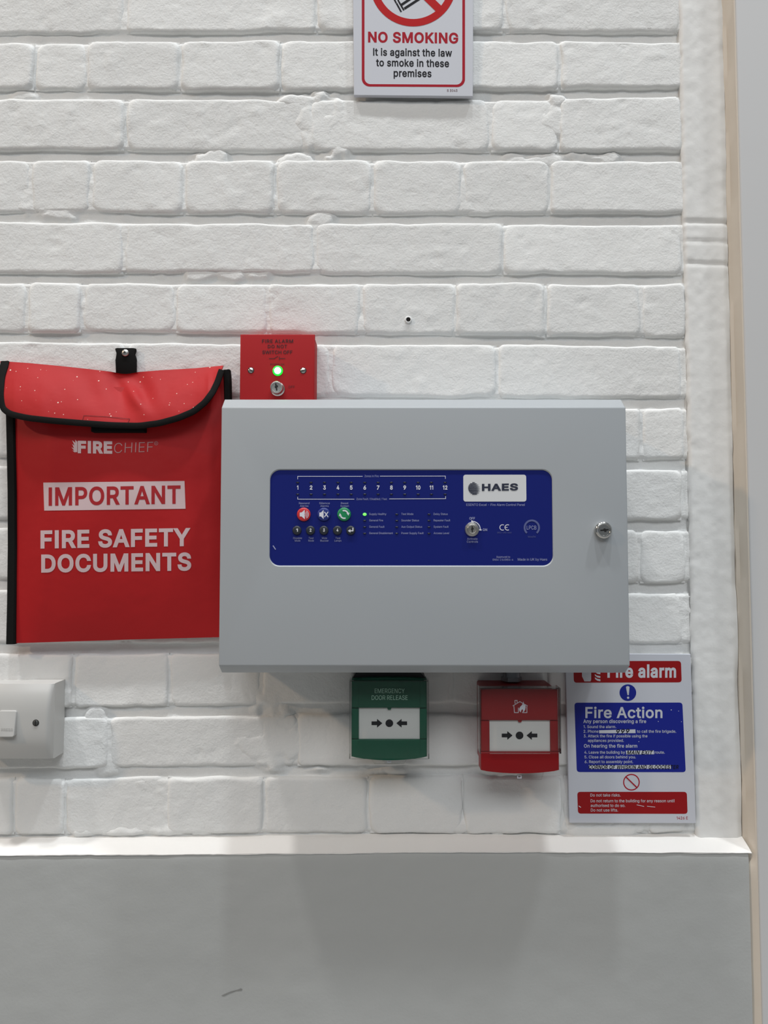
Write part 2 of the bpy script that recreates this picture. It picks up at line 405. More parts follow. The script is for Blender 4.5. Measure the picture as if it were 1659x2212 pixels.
    'a': '389|160,-9 126,-5 94,5 68,22 48,45 35,73 30,108 34,138 43,161 58,179 78,193 100,203 125,211 178,220 234,227 252,230 265,235 273,243 276,255 276,257 273,279 267,297 256,311 240,322 220,329 196,331 171,329 149,322 132,313 118,301 107,288 100,274 41,291 57,322 79,346 104,364 133,375 163,382 194,384 239,379 263,372 286,360 306,343 322,320 333,290 337,251 337,0 277,0 277,52 272,52 252,25 236,12 215,1 190,-6|170,45 202,49 228,59 248,74 263,93 272,115 276,138 276,190 259,182 231,176 200,171 175,168 134,159 117,150 103,139 95,124 92,105 94,87 102,72 114,61 130,52 149,47',
    'b': '424|229,-8 198,-5 172,4 153,17 138,31 118,59 112,59 112,0 53,0 53,509 114,509 114,319 118,319 137,346 152,360 171,373 197,381 229,384 274,378 313,361 345,332 370,293 385,245 390,189 385,133 370,84 346,45 313,16 274,-2|220,47 253,51 279,66 301,88 316,117 325,151 328,189 325,227 316,261 301,290 280,311 253,325 220,330 188,325 161,312 140,291 125,263 116,229 113,189 116,150 125,115 140,86 162,65 188,51',
    'c': '396|207,-8 159,-2 117,16 82,46 56,85 40,133 34,187 40,243 56,291 82,330 117,360 159,378 207,384 234,383 260,377 284,368 305,356 324,341 340,322 353,301 362,277 303,262 290,289 270,311 242,325 207,330 173,325 145,310 124,287 108,258 99,224 96,187 99,151 108,117 124,89 145,66 173,51 207,46 243,52 271,66 292,89 304,117 363,102 354,78 341,56 325,37 306,21 285,9 261,-1 235,-6',
    'd': '424|195,-8 151,-2 111,16 79,45 55,84 39,133 34,189 39,245 55,293 79,332 112,361 151,378 196,384 228,381 253,373 272,360 287,346 306,319 311,319 311,509 372,509 372,0 313,0 313,59 307,59 287,31 272,17 252,4 227,-5|205,47 236,51 263,65 284,86 299,115 309,150 312,189 309,229 300,263 284,291 263,312 237,325 205,330 172,325 145,311 124,290 108,261 99,227 96,189 99,151 109,117 124,88 145,66 172,51',
    'e': '404|212,-8 161,-2 117,16 82,46 56,85 40,132 34,187 39,242 55,290 81,329 115,359 157,378 205,384 236,382 266,374 294,361 319,341 341,315 357,282 368,242 371,194 371,169 75,169 75,221 338,221 310,202 307,237 298,269 283,294 263,314 237,326 205,330 173,326 146,313 125,294 109,270 99,241 96,211 96,178 100,139 110,106 128,80 151,61 179,50 212,46 234,48 254,53 271,61 285,73 297,88 306,105 365,91 353,63 335,39 311,19 283,4 249,-5',
    'f': '254|228,379 228,327 6,327 6,379|81,0 81,432 84,461 96,486 113,505 135,519 161,527 187,530 222,527 243,521 227,468 215,472 195,474 171,470 154,460 145,443 142,419 142,0',
    'g': '425|207,-151 168,-148 134,-140 105,-127 82,-110 64,-91 51,-69 101,-41 122,-66 136,-78 154,-88 178,-95 207,-97 249,-92 282,-75 304,-47 311,-6 311,68 306,68 287,41 272,28 252,16 227,8 195,5 152,10 113,27 80,53 55,90 39,136 34,191 39,246 55,293 80,332 112,361 152,378 196,384 228,382 253,373 273,360 288,346 308,319 313,319 313,379 372,379 372,-9 367,-54 350,-90 324,-117 291,-136 251,-147|205,59 237,63 264,75 285,95 300,121 309,154 312,193 309,231 300,264 285,291 264,312 237,325 205,330 172,325 145,312 124,290 109,262 99,229 96,193 99,155 109,123 124,96 145,76 172,63',
    'h': '410|114,227 114,0 53,0 53,509 114,509 114,287 102,287 124,332 152,362 187,379 227,384 264,380 295,369 321,349 341,321 353,285 357,240 357,0 296,0 296,235 290,275 273,304 246,323 210,329 184,326 161,317 141,303 126,283 117,257',
    'i': '167|53,0 53,379 114,379 114,0|84,443 67,446 54,455 44,468 41,483 44,499 54,512 67,521 84,524 100,521 114,512 123,499 126,483 123,468 114,455 100,446',
    'k': '381|110,137 110,212 121,212 284,379 360,379 184,199 177,199|53,0 53,509 114,509 114,0|294,0 148,186 191,229 372,0',
    'l': '172|55,0 55,526 117,526 117,0',
    'm': '610|53,0 53,379 112,379 112,295 108,295 118,323 132,346 151,363 172,376 195,384 219,386 257,380 287,361 309,331 321,295 312,295 322,321 337,343 357,361 381,375 407,383 437,386 468,383 497,372 522,354 541,328 553,296 557,255 557,0 496,0 496,254 490,289 473,313 447,326 419,330 395,328 374,320 358,307 345,290 338,270 335,247 335,0 274,0 274,260 269,288 253,311 229,326 199,330 178,328 158,320 140,307 126,289 117,266 114,238 114,0',
    'n': '410|114,227 114,0 53,0 53,379 112,379 112,287 102,287 124,332 152,362 187,379 227,384 264,380 295,369 321,349 341,321 353,285 357,240 357,0 296,0 296,235 290,275 273,304 246,323 210,329 184,326 161,317 141,303 126,283 117,257',
    'o': '415|207,-8 159,-2 117,16 82,46 56,85 40,133 34,187 40,243 56,291 82,330 117,360 159,378 207,384 256,378 299,360 333,330 359,291 376,243 381,187 376,133 359,85 333,46 299,16 256,-2|207,46 242,51 270,66 292,89 307,117 316,151 319,187 316,224 307,258 292,287 270,310 242,325 207,330 173,325 145,310 124,287 108,258 99,224 96,187 99,151 108,117 124,89 145,66 173,51',
    'p': '424|53,-143 53,379 112,379 112,319 118,319 137,346 152,360 171,373 197,381 229,384 274,378 313,361 345,332 370,293 385,245 390,189 385,133 370,84 346,45 313,16 274,-2 229,-8 198,-5 173,4 153,17 138,31 118,59 114,59 114,-143|220,47 253,51 279,66 301,88 316,117 325,151 328,189 325,227 316,261 301,290 280,311 253,325 220,330 188,325 161,312 140,291 125,263 116,229 113,189 116,150 125,115 140,86 162,65 188,51',
    'q': '424|372,-143 311,-143 311,59 306,59 287,31 272,17 252,4 227,-5 195,-8 151,-2 111,16 79,45 55,84 39,133 34,189 39,245 55,293 79,332 112,361 151,378 196,384 228,381 253,373 272,360 287,346 307,319 313,319 313,379 372,379|205,47 236,51 263,65 284,86 299,115 309,150 312,189 309,229 300,263 284,291 263,312 237,325 205,330 172,325 145,311 124,290 108,261 99,227 96,189 99,151 109,117 124,88 145,66 172,51',
    'r': '259|53,0 53,379 112,379 112,321 115,321 130,347 152,367 181,380 213,385 229,384 243,384 243,322 230,324 207,326 182,323 159,315 140,301 126,284 117,262 114,237 114,0',
    's': '365|182,-8 145,-5 112,3 84,18 62,38 45,63 36,94 94,107 105,79 124,60 150,49 181,45 217,50 244,62 262,81 268,103 265,121 254,136 237,147 212,155 149,170 104,186 72,208 53,237 47,274 51,305 65,332 87,354 115,370 149,381 187,384 223,381 254,372 279,358 299,339 314,316 324,290 268,277 258,298 243,316 219,328 187,333 156,329 131,317 114,299 109,277 112,258 124,243 144,232 172,223 229,209 275,194 306,171 325,142 331,107 326,75 312,47 290,24 260,6 223,-5',
    't': '227|204,379 204,327 6,327 6,379|65,471 126,471 126,98 128,76 136,61 150,53 170,50 185,51 202,54 213,2 192,-3 168,-4 125,2 92,21 72,52 65,93',
    'u': '410|182,-5 146,-1 115,11 89,31 69,59 57,95 53,139 53,379 114,379 114,144 119,105 137,75 164,56 200,50 226,53 249,62 268,77 283,97 293,122 296,153 296,379 357,379 357,0 298,0 298,92 307,92 286,47 257,17 222,0',
    'v': '389|163,0 17,379 84,379 165,155 187,87 206,21 184,21 203,87 224,155 305,379 371,379 226,0',
    'w': '567|138,0 23,379 87,379 133,214 154,137 175,41 165,41 186,135 206,214 252,379 316,379 362,214 382,136 402,41 391,41 413,135 434,214 480,379 545,379 429,0 368,0 319,172 305,225 291,280 277,338 291,338 277,280 263,225 248,172 199,0',
    'x': '379|21,0 171,218 171,171 29,379 100,379 147,306 179,253 207,206 175,206 202,253 233,306 282,379 352,379 209,169 209,214 358,0 287,0 231,85 200,136 173,182 205,182 178,136 148,85 91,0',
    'y': '389|47,-139 61,-86 71,-87 88,-90 104,-89 118,-84 130,-74 141,-58 151,-36 163,-1 17,379 84,379 165,155 187,87 206,21 184,21 202,87 224,155 305,379 371,379 204,-58 191,-85 177,-107 159,-124 139,-136 117,-143 91,-145 65,-143',
    'z': '380|42,0 42,46 254,320 254,323 48,323 48,379 333,379 333,331 126,60 126,56 339,56 339,0',
    ' ': '188|',
}

CAPH = 0.509
_glyph = {}
def fatten(c, d):
    """Grow a contour by d; contours run clockwise, holes the other way round."""
    n = len(c)
    out = []
    for i in range(n):
        (x0, y0), (x1, y1), (x2, y2) = c[i - 1], c[i], c[(i + 1) % n]
        l0, l1 = math.hypot(x1 - x0, y1 - y0) or 1e-9, math.hypot(x2 - x1, y2 - y1) or 1e-9
        ax, ay, bx, by = -(y1 - y0) / l0, (x1 - x0) / l0, -(y2 - y1) / l1, (x2 - x1) / l1
        k = 1 + ax * bx + ay * by
        s = d / max(k, 0.45)
        out.append((x1 + (ax + bx) * s, y1 + (ay + by) * s))
    return out

def glyph(ch, bold):
    key = (ch, bold)
    if key not in _glyph:
        f = GLYPHS.get(ch, GLYPHS['-']).split('|')
        cs = [[tuple(int(v) / 1000 for v in p.split(',')) for p in c.split()] for c in f[1:] if c]
        cs = [fatten(c, bold) if bold else c for c in cs]
        V, F = [], []
        if cs:
            pts, edges = [], []
            for c in cs:
                n0 = len(pts)
                pts += [Vector(p) for p in c]
                edges += [(n0 + i, n0 + (i + 1) % len(c)) for i in range(len(c))]
            vv, _, ff, *_ = delaunay_2d_cdt(pts, edges, [], 0, 1e-5)
            V = [tuple(v) for v in vv]
            for t in ff:
                x, y = sum(V[i][0] for i in t) / 3, sum(V[i][1] for i in t) / 3
                wind = 0
                for c in cs:
                    for (x0, y0), (x1, y1) in zip(c, c[1:] + c[:1]):
                        if (y0 <= y) != (y1 <= y):
                            if (x1 - x0) * (y - y0) / (y1 - y0) + x0 > x:
                                wind += 1 if y1 > y0 else -1
                if wind:
                    F.append(tuple(t))
        _glyph[key] = (int(f[0]) / 1000, V, F)
    return _glyph[key]

def glyphs(s, bold, space, shear):
    V, F, x = [], [], 0.0
    for ch in s:
        adv, gv, gf = glyph(ch, bold)
        b = len(V)
        V += [(x + px + shear * py, py) for px, py in gv]
        F += [tuple(i + b for i in t) for t in gf]
        x += adv * space + bold * 1.2
    return V, F

def finer(V, F, L):
    """Cut triangles until no side is longer than L, so that print can follow a curved surface."""
    V, out, todo = list(V), [], [tuple(f) for f in F]
    while todo:
        a, b, c = todo.pop()
        d = [math.dist(V[a], V[b]), math.dist(V[b], V[c]), math.dist(V[c], V[a])]
        k = d.index(max(d))
        if d[k] <= L:
            out.append((a, b, c))
            continue
        p, q, r = ((a, b, c), (b, c, a), (c, a, b))[k]
        m = len(V)
        V.append(((V[p][0] + V[q][0]) / 2, (V[p][1] + V[q][1]) / 2))
        todo += [(p, m, r), (m, q, r)]
    return V, out

class Ink:
    """Collects flat print of one colour, then becomes one mesh part."""
    def __init__(self, surf, lift=0.0003, fine=0):
        self.fine = fine
        self.s, self.lift, self.V, self.F, self.words = surf, lift, [], [], []
    def poly(self, pts):
        b = len(self.V)
        lift = self.lift + 4e-6 * len(self.F)
        self.V += [self.s.at(x, y, lift) for x, y in pts]
        self.F.append(tuple(range(b + len(pts) - 1, b - 1, -1)))
        return self
    def text(self, s, x0, x1, base, cap, base2=None, bold=0.0, space=1.0, shear=0.0, lean=0.0):
        V, F = glyphs(s, bold, space, shear)
        if self.fine:
            V, F = finer(V, F, self.fine)
        u0, u1 = min(v[0] for v in V), max(v[0] for v in V)
        base2 = base if base2 is None else base2
        W = []
        for u, v in V:
            t = (u - u0) / (u1 - u0)
            h = v / CAPH * cap
            W.append(self.s.at(x0 + (x1 - x0) * t + lean * h, base + (base2 - base) * t - h, self.lift))
        self.words.append((W, F))
        return self
    def ring(self, cx, cy, r0, r1, a0=0, a1=360, n=48, sy=1.0):
        b = len(self.V)
        for k in range(n + 1):
            a = math.radians(a0 + (a1 - a0) * k / n)
            for r in (r0, r1):
                self.V.append(self.s.at(cx + r * math.cos(a), cy - sy * r * math.sin(a), self.lift))
        self.F += [(b + 2 * k, b + 2 * k + 1, b + 2 * k + 3, b + 2 * k + 2) for k in range(n)]
        return self
    def disc(self, cx, cy, r, n=32, sy=1.0):
        return self.poly([(cx + r * math.cos(2 * math.pi * k / n), cy - sy * r * math.sin(2 * math.pi * k / n)) for k in range(n)])
    def line(self, pts, w):
        for (x0, y0), (x1, y1) in zip(pts, pts[1:]):
            d = math.hypot(x1 - x0, y1 - y0) or 1
            nx, ny = -(y1 - y0) / d * w / 2, (x1 - x0) / d * w / 2
            ex, ey = (x1 - x0) / d * w * 0.25, (y1 - y0) / d * w * 0.25
            self.poly([(x0 - ex + nx, y0 - ey + ny), (x0 - ex - nx, y0 - ey - ny), (x1 + ex - nx, y1 + ey - ny), (x1 + ex + nx, y1 + ey + ny)])
        return self
    def rr(self, x0, x1, y0, y1, r, n=5, skew=(0, 0)):
        return self.poly([(x, y) for x, y in rrect(x0, x1, y0, y1, r, n)])
    def strip(self, x0, x1, y0, y1, nx, ny):
        """A rectangle cut fine enough to follow a curved surface."""
        b = len(self.V)
        for j in range(ny + 1):
            for i in range(nx + 1):
                self.V.append(self.s.at(x0 + (x1 - x0) * i / nx, y0 + (y1 - y0) * j / ny, self.lift))
        w = nx + 1
        self.F += [(b + j * w + i, b + j * w + i + 1, b + (j + 1) * w + i + 1, b + (j + 1) * w + i) for j in range(ny) for i in range(nx)]
        return self
    def done(self, name, m, parent, label=None, letters='lettering'):
        """The drawn shapes become one part; each line of writing becomes a part of its own."""
        o = None
        for V, F, nm in ([(self.V, self.F, name)] if self.V else []) + [(v, f, name if not self.V else letters) for v, f in self.words]:
            o = mk(nm, V, F, m, parent, None, label)
            bm = bmesh.new(); bm.from_mesh(o.data)
            for f in bm.faces:
                f.normal_update()
                if f.normal.y > 0:
                    f.normal_flip()
            bm.to_mesh(o.data); bm.free()
        return o

def quad_px(pts, Y):
    return [XZ(x, y, Y) for x, y in pts]
# ------------------------------------------------------------------ the setting: brick wall, lower wall, rendered strip, post, floor
# bed joints of the brickwork (height in the photo at x = 0, 830 and 1480)
BEDS = [(-449, -452, -452), (-318, -322, -321), (-188, -191, -189), (-56, -58, -56), (82, 74, 78), (203, 204, 198), (333, 336, 335), (468, 472, 471), (599, 600, 602), (726, 732, 737),
        (862, 868, 870), (996, 1003, 1003), (1130, 1136, 1134), (1264, 1270, 1270), (1400, 1403, 1402), (1543, 1530, 1536),
        (1673, 1666, 1668), (1815, 1812, 1812)]
# upright joints of each course (x in the photo); the last one is the end at the rendered strip
HEAD = lambda o: [o + 203 * k for k in range(-6, 7) if o + 203 * k < 1400]
STRE = lambda o: [o + 405 * k for k in range(-3, 4) if o + 405 * k < 1300]
PERP = [HEAD(60), STRE(265), HEAD(70), [-545, -140, 270, 685, 1090], [-525, -325, -125, 75, 187, 390, 605, 800, 1005, 1210],
        [-540, -135, 270, 668, 1060, 1207], [-540, -340, -140, 65, 195, 395, 595, 805, 1000, 1190], [-540, -138, 267, 680, 1088],
        [-545, -345, -145, 57, 177, 380, 577, 780, 985, 1180, 1385], [-535, -130, 270, 715, 1075], [-420, -220, -20, 180, 380, 580, 785, 985, 1185, 1386],
        [-540, -135, 268, 680, 1085], [-425, -225, -25, 178, 380, 585, 785, 985, 1185, 1382], [-540, -135, 270, 680, 1090],
        [-445, -245, -45, 157, 365, 565, 770, 975, 1180, 1385], [-580, -175, 235, 640, 1050], [-380, -175, 30, 140, 360, 570, 795, 1000, 1215, 1400]]
XR = 1480                                           # where the bricks meet the rendered strip
X0W = P(-545, 600, 0).x
BX = np.array([P(0, 900, 0).x, P(830, 900, 0).x, P(1480, 900, 0).x])
BEDZ = [np.array([P(x, y, 0).z for x, y in zip((0, 830, 1480), b)]) for b in BEDS]
bed_z = lambda i, x: np.interp(x, BX, BEDZ[i])
# filler smeared over joints: (x, y, half width, half height, height in mm)
PATCH = [(705, 262, 60, 85, 0.4), (735, 325, 60, 40, 0.35), (450, 338, 46, 22, -1.9), (640, 345, 50, 20, -1.6), (1200, 262, 75, 55, 0.3), (1210, 215, 34, 18, 0.1), (1160, 345, 70, 18, -1.5),
         (1300, 340, 70, 18, -0.8), (690, 470, 36, 20, -1.6), (600, 1500, 55, 70, 0.4), (590, 1610, 80, 50, 0.3), (470, 592, 110, 18, -2.0),
         (195, 1545, 30, 26, -0.8), (240, 1660, 30, 22, -1.2), (690, 1662, 70, 20, 0.0), (850, 1664, 60, 18, -0.4), (110, 462, 80, 20, -1.6), (650, 215, 50, 14, -0.2),
         (60, 205, 36, 20, -1.8), (1300, 1795, 90, 30, 0.2), (1450, 1750, 50, 46, 0.3), (1010, 1790, 90, 20, -0.2), (300, 1800, 180, 14, 0.1),
         (1090, 1660, 60, 20, -0.3), (1190, 1740, 60, 60, 0.2)]
PATCH3 = [(P(x, y, 0).x, P(x, y, 0).z, a / 1.77e3, b / 1.77e3, h * 1e-3) for x, y, a, b, h in PATCH]

def face_noise(x, z):
    return 0.0008 * fbm(x, z, 18, 2, 3) + 0.00035 * fbm(x, z, 110, 2, 5) + 0.0022 * np.maximum(0, fbm(x, z, 55, 3, 9) - 0.38) - 0.003 * np.maximum(0, fbm(x, z, 70, 3, 12) - 0.42)

def mortar_h(x, z):
    """Height of the mortar towards the room, in metres."""
    h = np.full(x.shape, -0.0023) + 0.0010 * fbm(x, z, 90, 3, 21) + 0.0013 * fbm(x, z, 9, 2, 23)
    for i in range(len(BEDS)):
        d = np.abs(z - bed_z(i, x) - 0.0008 * fbm(x, z * 0, 25, 2, 31 + i))
        depth = 0.0060 + 0.0028 * fbm(x, z * 0 + i, 7, 3, 41)
        m = 1 - sstep(0.0062, 0.0098, d)
        h = h * (1 - m) + m * (-depth + 0.0007 * fbm(x, z, 70, 3, 51))
    for cx, cz, a, b, ph in PATCH3:
        r = np.sqrt(((x - cx) / a) ** 2 + ((z - cz) / b) ** 2) + 0.9 * fbm(x, z, 38, 4, 61)
        m = 1 - sstep(0.35, 1.0, r)
        h = h * (1 - m) + m * (ph + 0.0004 * fbm(x, z, 30, 2, 71))
    return h

zb, zt = P(400, 1822, 0).z, P(400, -445, 0).z
xe = P(XR + 14, 900, 0).x
xs = np.concatenate([np.linspace(X0W, -0.49, 90), np.linspace(-0.488, xe, 400)])
zs = np.concatenate([np.linspace(zb, P(0, 0, 0).z + 0.01, 500), np.linspace(P(0, 0, 0).z + 0.014, zt, 70)])
GX, GZ = np.meshgrid(xs, zs)
GY = -mortar_h(GX, GZ)
V = np.stack([GX.ravel(), GY.ravel(), GZ.ravel()], -1)
nu, nv = len(xs), len(zs)
# a slab behind the mortar face
bk = len(V)
V = np.concatenate([V, np.array([(X0W, 0.11, zb), (xe, 0.11, zb), (xe, 0.11, zt), (X0W, 0.11, zt)])])
bot, top_ = list(range(nu)), list(range((nv - 1) * nu, nv * nu))
extra = [[bk + 1, bk] + bot, [bk + 3, bk + 2] + top_[::-1], [bk, bk + 3] + list(range((nv - 1) * nu, -1, -nu)), [bk + 2, bk + 1] + list(range(nu - 1, nv * nu, nu)), [bk, bk + 1, bk + 2, bk + 3]]
wall_back = grid_np('wall_back', V, nu, nv, 'paint', smooth=60, kind='structure', extra=extra)

def brick(i, xl, xr, k):
    """One painted brick of course i between two upright joints."""
    def axis(L):
        e = [0, .0006, .0014, .0024, .0036, .0052, .0072]
        n = max(3, int((L - 2 * e[-1]) / 0.0042))
        mid = list(np.linspace(e[-1], L - e[-1], n))
        return np.array(e[:-1] + mid + [L - t for t in e[:-1]][::-1])
    W = xr - xl
    u = axis(W)
    zc = float(bed_z(i, (xl + xr) / 2) + bed_z(i + 1, (xl + xr) / 2)) / 2
    H0 = float(bed_z(i, (xl + xr) / 2) - bed_z(i + 1, (xl + xr) / 2))
    v = axis(H0)
    rs = np.random.RandomState(1000 + i * 40 + k)
    U, Vv = np.meshgrid(u, v)
    nu, nv = len(u), len(v)
    gap = 0.0057 + 0.0012 * rs.rand()
    X = xl + U
    t = Vv / H0
    zlo = bed_z(i + 1, X) + gap + 0.0021 * fbm(X, X * 0 + i, 34, 3, 81)
    zhi = bed_z(i, X) - gap - 0.0021 * fbm(X, X * 0 + i, 30, 3, 87)
    Z = zlo + (zhi - zlo) * t
    w = 0.0022 * fbm(Z, Z * 0 + xl * 9, 40, 4, 91)
    X = X + w * (1 - 2 * U / W)
    eu, ev = np.minimum(U, W - U), np.minimum(Vv, H0 - Vv)
    rr = 0.0048 + 0.0020 * fbm(X, Z, 40, 2, 95)
    e = 1 - np.clip(np.minimum(eu, ev) / rr, 0, 1)
    # corners knocked off
    cr = 0.011 + 0.006 * rs.rand()
    ce = np.sqrt(np.maximum(0, cr - eu) ** 2 + np.maximum(0, cr - ev) ** 2) / (cr * 1.12)
    e = np.maximum(e, np.clip((ce - 0.55) / 0.45, 0, 1))
    roll = 0.0040 * (1 - np.sqrt(np.maximum(0, 1 - e * e)))
    base = rs.normal(0, 0.0006)
    tilt = (U / W - .5) * rs.normal(0, 0.0007) + (t - .5) * rs.normal(0, 0.0011)
    h = base + tilt + face_noise(X, Z) - roll
    P3 = np.stack([X.ravel(), -h.ravel(), Z.ravel()], -1)
    # sides going back into the mortar
    rim = list(range(nu)) + [j * nu + nu - 1 for j in range(1, nv)] + [(nv - 1) * nu + i2 for i2 in range(nu - 2, -1, -1)] + [j * nu for j in range(nv - 2, 0, -1)]
    b0 = len(P3)
    R = P3[rim].copy()
    R[:, 1] = 0.012
    P3 = np.concatenate([P3, R])
    n = len(rim)
    extra = [[rim[(q + 1) % n], rim[q], b0 + q, b0 + (q + 1) % n] for q in range(n)] + [[b0 + q for q in range(n)]]
    return grid_np('brick', P3, nu, nv, 'paint', wall_back, smooth=60, extra=extra)

for i in range(len(BEDS) - 1):
    ymid = (BEDS[i][1] + BEDS[i + 1][1]) / 2
    pj = [P(x, ymid, 0).x for x in PERP[i]] + [P(XR + (-4 if i % 2 else 3), ymid, 0).x]
    for k, (a, b) in enumerate(zip(pj, pj[1:])):
        ga, gb = 0.0004 + 0.0016 * random.random(), 0.0004 + 0.0016 * random.random()
        brick(i, a + ga, b - gb, k)

# an old drilled hole with a plug, left in the brickwork
hp = P(882, 691, 0)
mkbm('wall_plug', lathe(hp.x, hp.z, [(0.0046, 0.004), (0.0044, -0.0012), (0.0034, -0.0019), (0.0028, -0.0016), (0.0026, 0.004)], 20), 'paint', wall_back, 60)
mkbm('drill_hole', lathe(hp.x, hp.z, [(0.0029, 0.003), (0.0029, -0.0010)], 18), 'hole', wall_back, 60, label='dark drilled hole')

# white sloping ledge on top of the lower wall
YD = -0.024
LX = np.concatenate([np.linspace(X0W, -0.49, 30), np.linspace(-0.485, P(1640, 1840, -0.029).x - 0.0065, 200)])
ly = np.interp(LX, [P(x, 1840, YD).x for x in (-600, 0, 515, 1000, 1300, 1610)], [1850, 1847, 1843.5, 1838.5, 1840, 1841])
lz = np.array([P(830, y, YD).z for y in ly]) + 0.0005 * fbm(LX, LX * 0, 30, 3, 5) + 0.0004 * fbm(LX, LX * 0, 160, 2, 6)
prof = [(0.012, 0.011), (0.0, 0.010), (-0.008, 0.0068), (-0.016, 0.0035), (-0.0215, 0.0010), (YD - 0.0004, -0.0004), (YD - 0.0002, -0.0016), (0.012, -0.0035)]
rows = []
for j, (y, dz) in enumerate(prof):
    n = 0.0006 * fbm(LX, LX * 0 + j, 40, 3, 14) + (0.0012 * fbm(LX, LX * 0, 22, 3, 15) if j in (1, 2) else 0)
    rows.append(np.stack([LX, np.full_like(LX, y) + n * 0.4, lz + dz + n * 0.6], -1))
V = np.concatenate(rows)
grid_np('trim_1', V, len(LX), len(prof), 'ledge', smooth=50, kind='structure', extra=[list(range(0, len(V), len(LX))), list(range(len(LX) - 1, len(V), len(LX)))[::-1]])

# grey painted lower wall
dx = np.concatenate([np.linspace(X0W, -0.5, 12), np.linspace(-0.49, P(1640, 1840, -0.029).x - 0.0100, 160)])
z_top = np.interp(dx, LX, lz) - 0.0012
dv = np.concatenate([np.linspace(0, 0.06, 24), np.linspace(0.065, 0.30, 60), np.linspace(0.33, 1.0, 8)])
DX, DT = np.meshgrid(dx, dv)
DZ = z_top[None, :] * (1 - DT)
DY = YD + 0.0009 * fbm(DX, DZ, 9, 3, 25) - 0.0003 * fbm(DX, DZ, 60, 2, 27) + 0.0012 * np.exp(-DT / 0.004)
V = np.stack([DX.ravel(), DY.ravel(), DZ.ravel()], -1)
nu, nv = len(dx), len(dv)
b0 = len(V)
V = np.concatenate([V, [(dx[0], 0.11, z_top[0]), (dx[-1], 0.11, z_top[-1]), (dx[-1], 0.11, 0), (dx[0], 0.11, 0)]])
extra = [[b0, b0 + 1] + list(range(nu - 1, -1, -1)), [b0 + 3, b0 + 2] + list(range((nv - 1) * nu + nu - 1, (nv - 1) * nu - 1, -1)), [b0 + 3, b0] + list(range(0, nv * nu, nu)),
         [b0 + 1, b0 + 2] + list(range(nv * nu - 1, 0, -nu)), [b0, b0 + 1, b0 + 2, b0 + 3]]
wall_lower = grid_np('wall_lower', V, nu, nv, 'dado', smooth=50, kind='structure', extra=extra)
M['scuff'] = mat('dark_scuff', srgb(138, 139, 137), 0.7)
def dado_y(px, py):
    p = P(px, py, YD)
    X, Z = np.array(p.x), np.array(p.z)
    return float(YD + 0.0009 * fbm(X, Z, 9, 3, 25) - 0.0003 * fbm(X, Z, 60, 2, 27))
s = Surf(dado_y)
Ink(s, 0.00025).poly([(478, 2151), (484, 2148), (500, 2141), (513, 2138), (520, 2135), (524, 2137), (521, 2140), (510, 2141), (496, 2146), (484, 2152)]).done('scuff_mark', 'scuff', wall_lower)

# rendered strip between the bricks and the post, slightly proud
x_l, x_r = P(1489, 900, -0.006).x, P(1585, 900, -0.006).x
sx = np.concatenate([[0, .0005, .0012, .0024, .004], np.linspace(.006, x_r - x_l - .004, 30), [x_r - x_l - .002, x_r - x_l]]) + x_l
z0s, z1s = P(1540, 1832, 0).z, zt
sz = np.concatenate([np.linspace(z0s, P(0, 0, 0).z + .01, 420), np.linspace(P(0, 0, 0).z + .02, z1s, 30)])
SX, SZ = np.meshgrid(sx, sz)
edge = 0.0022 * fbm(SZ, SZ * 0, 14, 4, 33) + 0.0012 * fbm(SZ, SZ * 0, 90, 2, 34)
d = np.clip((SX - x_l) / 0.0045, 0, 1)
lean = (P(1582, 900, -.006).x - P(1582, 900, -.006).x)
h = 0.0052 * np.sqrt(1 - (1 - d) ** 2) - 0.002 + 0.0007 * fbm(SX, SZ, 14, 3, 36) + 0.0005 * fbm(SX, SZ, 95, 2, 38)
right = np.clip((x_r - SX) / 0.006, 0, 1)
h = h - 0.004 * (1 - right) * (0.6 + fbm(SX * 0, SZ, 12, 3, 39))
# a missing bed of mortar low in the upper half
for yy, dep in ((480, 0.0026), (522, 0.0012), (570, 0.0016)):
    zz = P(1540, yy, 0).z
    h = h - dep * np.exp(-((SZ - zz + 0.03 * (SX - x_l)) / 0.0028) ** 2)
V = np.stack([(SX + edge * (1 - d)).ravel(), -h.ravel(), SZ.ravel()], -1)
nu, nv = len(sx), len(sz)
b0 = len(V)
V = np.concatenate([V, [(x_l, 0.02, z0s), (x_r, 0.02, z0s), (x_r, 0.02, z1s), (x_l, 0.02, z1s)]])
extra = [[b0 + 1, b0] + list(range(nu)), [b0 + 3, b0 + 2] + list(range((nv) * nu - 1, (nv - 1) * nu - 1, -1)), [b0, b0 + 3] + list(range((nv - 1) * nu, -1, -nu)), [b0 + 2, b0 + 1] + list(range(nu - 1, nv * nu, nu)), [b0, b0 + 1, b0 + 2, b0 + 3]]
grid_np('trim_2', V, nu, nv, 'plaster', smooth=50, kind='structure', extra=extra)

